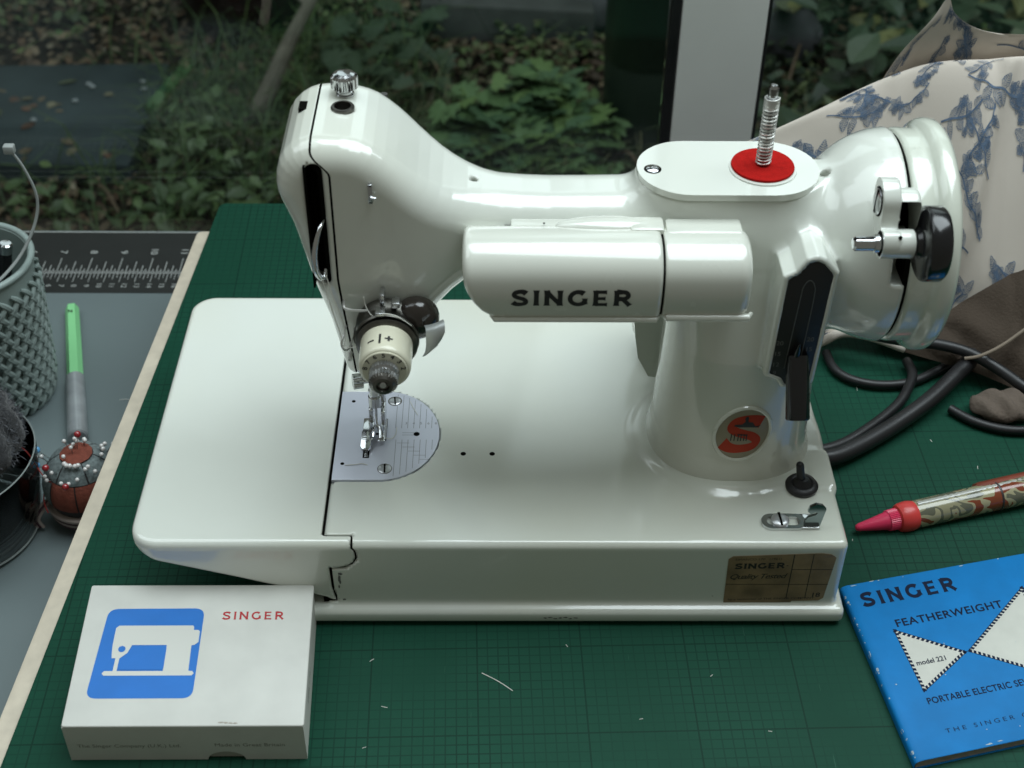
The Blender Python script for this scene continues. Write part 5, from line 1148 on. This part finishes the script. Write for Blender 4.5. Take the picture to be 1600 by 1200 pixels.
def leaf_cloud(name, pts, size, cols, seed, label, tilt=.5, shape=((0, 0), (.35, .28), (.75, .24), (1, 0), (.75, -.24), (.35, -.28)), cat='ground cover', zr=18, kind='stuff', parent=None, org=None):
    r = np.random.RandomState(seed); n = len(pts); sh = np.array(shape); m = len(sh)
    a = r.uniform(0, 2*np.pi, n); s = r.uniform(size[0], size[1], n); t1 = r.normal(0, tilt, n); t2 = r.normal(0, tilt, n)
    u = np.c_[np.cos(a), np.sin(a), np.tan(np.clip(t1, -1.2, 1.2))]; u /= np.linalg.norm(u, axis=1)[:, None]
    v = np.c_[-np.sin(a), np.cos(a), np.tan(np.clip(t2, -1.2, 1.2))]; v -= u*(u*v).sum(1)[:, None]; v /= np.linalg.norm(v, axis=1)[:, None]
    w = np.cross(u, v); bend = r.uniform(.05, .25, n)
    V = pts[:, None, :]+s[:, None, None]*(sh[None, :, 0, None]*u[:, None, :]+sh[None, :, 1, None]*v[:, None, :]-bend[:, None, None]*(sh[None, :, 0, None]**2-.6*np.abs(sh[None, :, 1, None]))*w[:, None, :])
    F = (np.arange(n)[:, None]*m+np.arange(m)[None, :])
    c = np.array(cols)[r.randint(0, len(cols), n)]*r.uniform(.7, 1.35, (n, 1)); C_ = np.repeat(c, m, 0)
    V = V.reshape(-1, 3)
    o = obj(name, (V, F), LEAFM, parent, smooth=False, origin=org if org is not None else tuple(pts.mean(0)), colors=C_, kind=kind)
    if parent is None: tag(o, label, cat)
    return o
GREENS = [(.066, .100, .038), (.085, .125, .048), (.050, .078, .036), (.12, .15, .066), (.085, .095, .048)]
BROWNS = [(.125, .092, .056), (.075, .053, .034), (.18, .14, .088), (.10, .063, .036), (.15, .13, .09)]
# where the slab lies nothing grows
sl = [gpt(-260, 128), gpt(268, 120), gpt(205, 282), gpt(-330, 275)]
def in_slab(P):
    ins = np.ones(len(P), bool)
    for i in range(4):
        a, b = sl[i], sl[(i+1) % 4]; ins &= ((b[0]-a[0])*(P[:, 1]-a[1])-(b[1]-a[1])*(P[:, 0]-a[0])) < 0
    return ins
def noise2(P, f, seed):
    r = np.random.RandomState(seed); o = 0
    for _ in range(6): k = r.normal(size=2)*f; o = o+np.sin(P[:, 0]*k[0]+P[:, 1]*k[1]+r.uniform(0, 6.3))
    return o/2.4
def scatter(n, seed, x, y, mask=None, z=(0, 20)):
    r = np.random.RandomState(seed); P = np.c_[r.uniform(*x, n), r.uniform(*y, n), np.zeros(n)]
    P[:, 2] = GZ+8*np.sin(P[:, 0]*.011)*np.sin(P[:, 1]*.013+1)+r.uniform(*z, n)
    k = ~in_slab(P)
    if mask is not None: k &= mask(P)
    return P[k]
X_, Y_ = (-1700, 1500), (900, 2700)
leaf_cloud('leaf_litter', scatter(26000, 1, X_, Y_, None, (-6, 8)), (10, 26), BROWNS, 1, 'brown fallen leaves and litter covering the soil of the bed', .35, cat='leaf litter')
leaf_cloud('ground_cover', scatter(46000, 2, X_, Y_, lambda P: (noise2(P, .010, 3)+noise2(P, .03, 4)*.6 > np.where(P[:, 0] < -450, .75, .35)), (0, 38)), (9, 24), GREENS, 2, 'low green weeds spreading over the bed outside the window', .55)
leaf_cloud('creeping_weed', scatter(9000, 3, X_, Y_, lambda P: noise2(P, .018, 13) > .9, (15, 48)), (14, 30), [(.09, .14, .045), (.12, .16, .06), (.07, .13, .05)], 5, 'patches of paler creeping weed among the ground cover', .45)
# thin grass left of the middle
def grass(n, seed, ctr, sx, sy, L, cols, label):
    r = np.random.RandomState(seed); b = np.c_[r.normal(ctr[0], sx, n), r.normal(ctr[1], sy, n), np.full(n, GZ+4.)]; b = b[~in_slab(b)]; n = len(b)
    a = r.uniform(0, 2*np.pi, n); l = r.uniform(*L, n); h = l*r.uniform(.3, .9, n); d = np.c_[np.cos(a), np.sin(a), np.zeros(n)]; sd = np.c_[-np.sin(a), np.cos(a), np.zeros(n)]
    up = np.array([0, 0, 1.]); V = np.stack([b-sd*1.5, b+sd*1.5, b+d*(l*.35)[:, None]+up*(h*.8)[:, None]+sd*1.3, b+d*l[:, None]+up*(h)[:, None], b+d*(l*.35)[:, None]+up*(h*.8)[:, None]-sd*1.3], 1)
    c = np.array(cols)[r.randint(0, len(cols), n)]*r.uniform(.6, 1.3, (n, 1))
    o = obj('grass', (V.reshape(-1, 3), np.arange(n)[:, None]*5+np.arange(5)[None, :]), LEAFM, None, smooth=False, origin=(ctr[0], ctr[1], GZ), colors=np.repeat(c, 5, 0), kind='stuff'); tag(o, label, 'grass')
g1 = gpt(420, 215); grass(1300, 3, g1, 150, 210, (50, 150), [(.045, .085, .028), (.06, .10, .03), (.035, .07, .026)], 'long thin green grass beside the slanting stake')
g3 = gpt(760, 255); grass(1500, 4, g3, 190, 60, (40, 120), [(.06, .085, .035), (.08, .085, .04), (.035, .055, .022)], 'short mixed grass below the feathery plant')
# slate slab with wind-blown leaves
SL = mat('slate', (.030, .046, .050), .75, var=.25, vscale=12, bump=.4, bscale=60, spec=.25)
slab = obj('stone_slab', prism([(p[0], p[1]) for p in sl][::-1], GZ-10, GZ+26, None, 4), SL, None, origin=tuple(sum(sl)/4), angle=30); tag(slab, 'flat dark slate slab lying in the garden bed', 'slab')
r = np.random.RandomState(5); w = r.dirichlet([.7]*4, 46); P = w@np.array(sl); P[:, 2] = GZ+28
leaf_cloud('fallen_leaf', P, (14, 34), [(.12, .095, .06), (.10, .055, .035), (.15, .14, .09), (.07, .09, .05)], 9, 'scattered dry leaves lying on the slate slab', .12, cat='fallen leaves')
V = []; F = []
for p in (gpt(50, 170), gpt(140, 142), gpt(225, 130), gpt(52, 190)): pass
for i, (px, py) in enumerate(((53, 190), (139, 134), (224, 130), (225, 141), (145, 138), (118, 160))):
    p = gpt(px, py, GZ+27); tag(obj('white_pebble', ellipsoid(p+np.array([0, 0, 3]), (5, 3.5, 3), 8, 6), mat('pale_stone', (.34, .38, .40), .7), None, origin=tuple(p)), ['small pale pebble near the middle of the slab', 'pale pebble by the far edge of the slab', 'palest pebble near the far right corner of the slab', 'tiny pebble just below the palest pebble at the slab corner', 'tiny pale pebble beside another at the far edge of the slab', 'pale chip on dry leaves in the middle of the slab'][i], 'pebble')
# leaning stake
a = gpt(388, 205, GZ+10); b = gpt(500, -30, GZ+240); P = [a+(b-a)*t+np.array([2*math.sin(t*7), 0, 2*math.sin(t*5)]) for t in np.linspace(0, 1.15, 24)]
stk = thing('wooden_stake', 'weathered grey wooden stake leaning out of the grass', 'stake', tuple(a)); STK = mat('grey_wood', (.20, .19, .155), .85, var=.3, vscale=40, bump=.6, bscale=90)
obj('stem', tube(P, np.interp(np.linspace(0, 1, 24), [0, .12, .5, 1], [17, 15, 11, 7]), 9), STK, stk)
obj('side_twig', tube([P[17], P[17]+np.array([-28, 10, 20]), P[17]+np.array([-46, 30, 24])], [4, 3, 1.5], 6), STK, stk)
# dark pot behind the stake and timber edging
c = gpt(385, 30); pt = thing('brown_flowerpot', 'dark brown flowerpot standing in shade left of the stake', 'flowerpot', tuple(c))
obj('pot_wall', lathe(c, (0, 0, 1), [(0, 95), (6, 100), (190, 125), (190, 133), (214, 133), (214, 120), (196, 116)], 40), mat('dark_brown_clay', (.020, .010, .008), .7, var=.3), pt)
obj('potting_soil', lathe(c+np.array([0, 0, 196]), (0, 0, 1), [(0, 116), (6, 60), (8, .01)], 24), SOIL, pt)
a = gpt(660, 38); b = gpt(925, 52); tm = tag(obj('timber_edging', merge(prism([(a[0], a[1]-45), (b[0], b[1]-45), (b[0], b[1]+60), (a[0], a[1]+60)], GZ-5, GZ+60, None, 6)), mat('old_timber', (.060, .064, .062), .9, var=.4, vscale=14, bump=.8, bscale=50), None, origin=tuple(a), angle=35), 'weathered grey timber edging lying across the back of the bed', 'timber')
for px, py, s, lb in ((915, 38, 46, 'rounded grey stone standing at the right end of the timber'), (1222, 92, 62, 'large round grey stone beside the white post')):
    c = gpt(px, py); v, f = ellipsoid(c+np.array([0, 0, s*.75]), (s, s*.9, s), 24, 16); v += (3*np.sin(v*.06)+2*np.sin(v[:, ::-1]*.13)); tag(obj('stone', (v, f), mat('grey_stone', (.085, .088, .098), .85, var=.35, vscale=16, bump=.6, bscale=60), None, origin=tuple(c)), lb, 'stone')
# tall dark green cylinder where an unclear upright shape stands
c = gpt(1003, 235); dark_cyl = thing('dark_cylinder', 'tall dark green cylinder standing beside the post beyond the glass', 'water butt', tuple(c))
obj('cylinder_wall', lathe(c, (0, 0, 1), [(0, 58), (10, 62), (150, 66), (156, 64), (164, 64), (170, 67), (420, 66), (426, 70), (440, 70), (444, 66), (444, .01)], 48), mat('cylinder_green', (.012, .024, .017), .45), dark_cyl)
# twigs
TW = mat('twig_brown', (.13, .095, .062), .9, var=.2); rt_ = random.Random(6)
tw = [((430, 240), (455, 205), 'thin twig standing right of the slab'), ((340, 182), (395, 225), 'thin twig lying below the stake'), ((400, 245), (450, 255), 'reddish twig lying left of the face plate'), ((440, 165), (490, 140), 'pale twig leaning behind the head of the machine'),
      ((595, 160), (665, 100), 'bare twig arching left of the feathery plant'), ((600, 150), (700, 135), 'dry brown twig lying at the foot of the feathery plant'), ((645, 95), (690, 120), 'short pale twig above the feathery plant'), ((845, 75), (880, 73), 'pale broken stick lying behind the feathery plant'),
      ((795, 233), (832, 238), 'pale bent straw lying level under the feathery plant'), ((829, 236), (829, 276), 'pale straw standing upright below the feathery plant'), ((952, 248), (1000, 262), 'brown twig lying beside the dark cylinder'), ((155, 290), (185, 332), 'brown twig on the soil near the desk edge'),
      ((1240, 180), (1360, 110), 'long bare twig among the variegated leaves'), ((1215, 190), (1265, 30), 'thin upright twig near the white post'), ((1400, 20), (1440, 90), 'bare twig among leaves above the cloth')]
for (p, q, lb) in tw:
    a, b = gpt(*p, GZ+22), gpt(*q, GZ+44); m = (a+b)/2+np.array([rt_.uniform(-12, 12), rt_.uniform(-12, 12), rt_.uniform(4, 22)])
    tag(obj('twig', tube(catmull([a, m, b], 5), np.linspace(3.6, 1.8, 11), 6), TW, None, origin=tuple(a)), lb, 'twig', 'twigs in the garden bed')
# feathery plant: every frond a part
def frond(seed, lobes=5):
    r = random.Random(seed); V = []; F = []
    def lf(o, d, L, w):
        d = np.array(d)/np.linalg.norm(d); n = np.array([-d[1], d[0], 0]); k = len(V)
        for t, q in ((0, .12), (.25, .9), (.5, 1), (.8, .55), (1, 0.02)):
            c = np.array(o)+d*L*t+np.array([0, 0, -.16*L*t*t]); V.append(c+n*w*q); V.append(c-n*w*q-np.array([0, 0, .1*w]))
        for i in range(4): F.append((k+2*i, k+2*i+1, k+2*i+3, k+2*i+2))
    for i in range(lobes):
        a = (i-(lobes-1)/2)*(.95 if lobes == 3 else .55); L = (1-.10*abs(i-(lobes-1)/2))*.8; d = (math.cos(a), math.sin(a), .15)
        lf((0, 0, 0), d, L, .11)
        for sd in (1, -1):
            for t in (.38, .6): lf((d[0]*L*t, d[1]*L*t, .1*t-.16*L*t*t), (math.cos(a+sd*.8), math.sin(a+sd*.8), .1), .30*(1.2-t), .06)
    return np.array(V)*1000/1000, F
def leafy(name, label, cat, base, spots, variants, matl, size, seed, stems=None, part='leaf'):
    t = thing(name, label, cat, tuple(base)); r = random.Random(seed); mes = []
    for i, (g, m) in enumerate(variants):
        o = obj(part, (np.array(g[0])*1.0, g[1]), m, None, smooth=False); mes.append(o.data); bpy.data.objects.remove(o)
    for i, (p, up) in enumerate(spots):
        o = bpy.data.objects.new(part, mes[r.randrange(len(mes))]); link(o); o.parent = t; s = r.uniform(*size); o.location = [(p[k]-base[k])*S for k in range(3)]
        o.scale = (s, s, s); o.rotation_euler = (r.uniform(-.5, .5)+up[0], r.uniform(-.5, .5)+up[1], r.uniform(0, 6.28))
    if stems:
        for a, b in stems: obj('stem', tube(catmull([a, (np.array(a)+np.array(b))/2+np.array([0, 0, 14]), b], 4), 2.2, 5), mat('green_stem', (.06, .09, .035), .7), t)
    return t
FM = [mat('fern_a', (.085, .16, .060), .6, var=.2, vscale=30), mat('fern_b', (.060, .125, .058), .6, var=.2, vscale=30), mat('fern_c', (.10, .175, .052), .6, var=.2, vscale=30)]
var = [(frond(i, (5, 3, 5, 7)[i % 4]), FM[i % 3]) for i in range(6)]
r = random.Random(3); ctr = gpt(815, 210); sp_ = []; st_ = []
for i in range(290):
    # mound-shaped crown
    px = r.gauss(830, 74); 
    if not 690 < px < 962: continue
    top = 105+abs(px-830)*.30+(30 if px > 900 else 0); py = r.uniform(top, 272); z = GZ+40+max(0, (270-py))*.62*r.uniform(.65, 1.0)
    p = gpt(px, py, z); sp_.append((p, (0, 0)))
    if i % 9 == 0: st_.append((p, gpt(r.uniform(780, 860), 250, GZ)))
leafy('feathery_plant', 'bushy light green plant with feathery lobed leaves right of the head', 'plant', ctr, sp_, var, None, (34, 62), 5, st_)
ctr = gpt(480, 95); sp_ = [(gpt(r.uniform(505, 690), r.uniform(10, 150), GZ+r.uniform(20, 90)), (0, 0)) for _ in range(50)]
leafy('dark_fern', 'dark green fern clump behind the knob of the machine', 'plant', ctr, sp_, [(frond(i+20, 5), mat('fern_dark', (.032, .062, .030), .6, var=.2, vscale=30)) for i in range(3)], None, (34, 60), 8)
# variegated shrub right of the post
def vleaf(seed):
    r = random.Random(seed); V = []; F = []; w = r.uniform(.24, .32)
    for t, q in ((0, .08), (.15, .62), (.35, 1), (.6, .85), (.82, .45), (1, .02)):
        z = -.18*t*t
        for s in (1, 0, -1): V.append((t, s*w*q, z+(.0 if s == 0 else .07*q)))
    for i in range(5):
        for j in range(2): F.append((3*i+j, 3*i+j+1, 3*i+3+j+1, 3*i+3+j))
    return np.array(V), F
VM = [mat('ivy_dark', (.030, .058, .030), .35, var=.35, vscale=60), mat('ivy_mid', (.055, .09, .048), .35, var=.35, vscale=60), mat('ivy_pale', (.115, .15, .085), .4, var=.4, vscale=60), mat('ivy_yellow', (.15, .16, .060), .4, var=.3, vscale=60)]
var = [(vleaf(i), VM[[0, 0, 1, 1, 2, 3, 0, 1][i]]) for i in range(8)]
sp_ = []; 
for i in range(285):
    px, py = r.uniform(1185, 1640), r.uniform(-30, 260)
    d = math.sin(px*.021+1)*math.cos(py*.030)+.5*math.sin(px*.05+py*.04)
    if d < -.35 and r.random() < .8: continue
    if (px-1222)**2+(py-92)**2 < 55**2: continue
    sp_.append((gpt(px, py, GZ+r.uniform(30, 150)), (0, 0)))
leafy('variegated_shrub', 'low shrub with dark and pale edged leaves beyond the right pane', 'shrub', gpt(1400, 100), sp_, var, None, (46, 88), 12)
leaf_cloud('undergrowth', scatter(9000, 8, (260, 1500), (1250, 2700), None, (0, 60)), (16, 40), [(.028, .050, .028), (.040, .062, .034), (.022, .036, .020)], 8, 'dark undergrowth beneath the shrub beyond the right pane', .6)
# a few broader weeds near the glass on the left
r = random.Random(9)
sp_ = [(gpt(r.uniform(0, 480), r.uniform(285, 350), GZ+r.uniform(12, 60)), (0, 0)) for _ in range(90)]+[(gpt(r.gauss(330, 60), r.uniform(150, 330), GZ+r.uniform(12, 70)), (0, 0)) for _ in range(150)]
leafy('broad_leaved_weed', 'broad leaved green weed growing between slab and window', 'plant', gpt(240, 300), sp_, [(vleaf(i+40), [mat('weed_a', (.065, .115, .042), .5, var=.2, vscale=30), mat('weed_b', (.09, .14, .055), .5, var=.2, vscale=30), mat('weed_c', (.045, .08, .03), .5, var=.2, vscale=30)][i % 3]) for i in range(3)], None, (20, 36), 3)
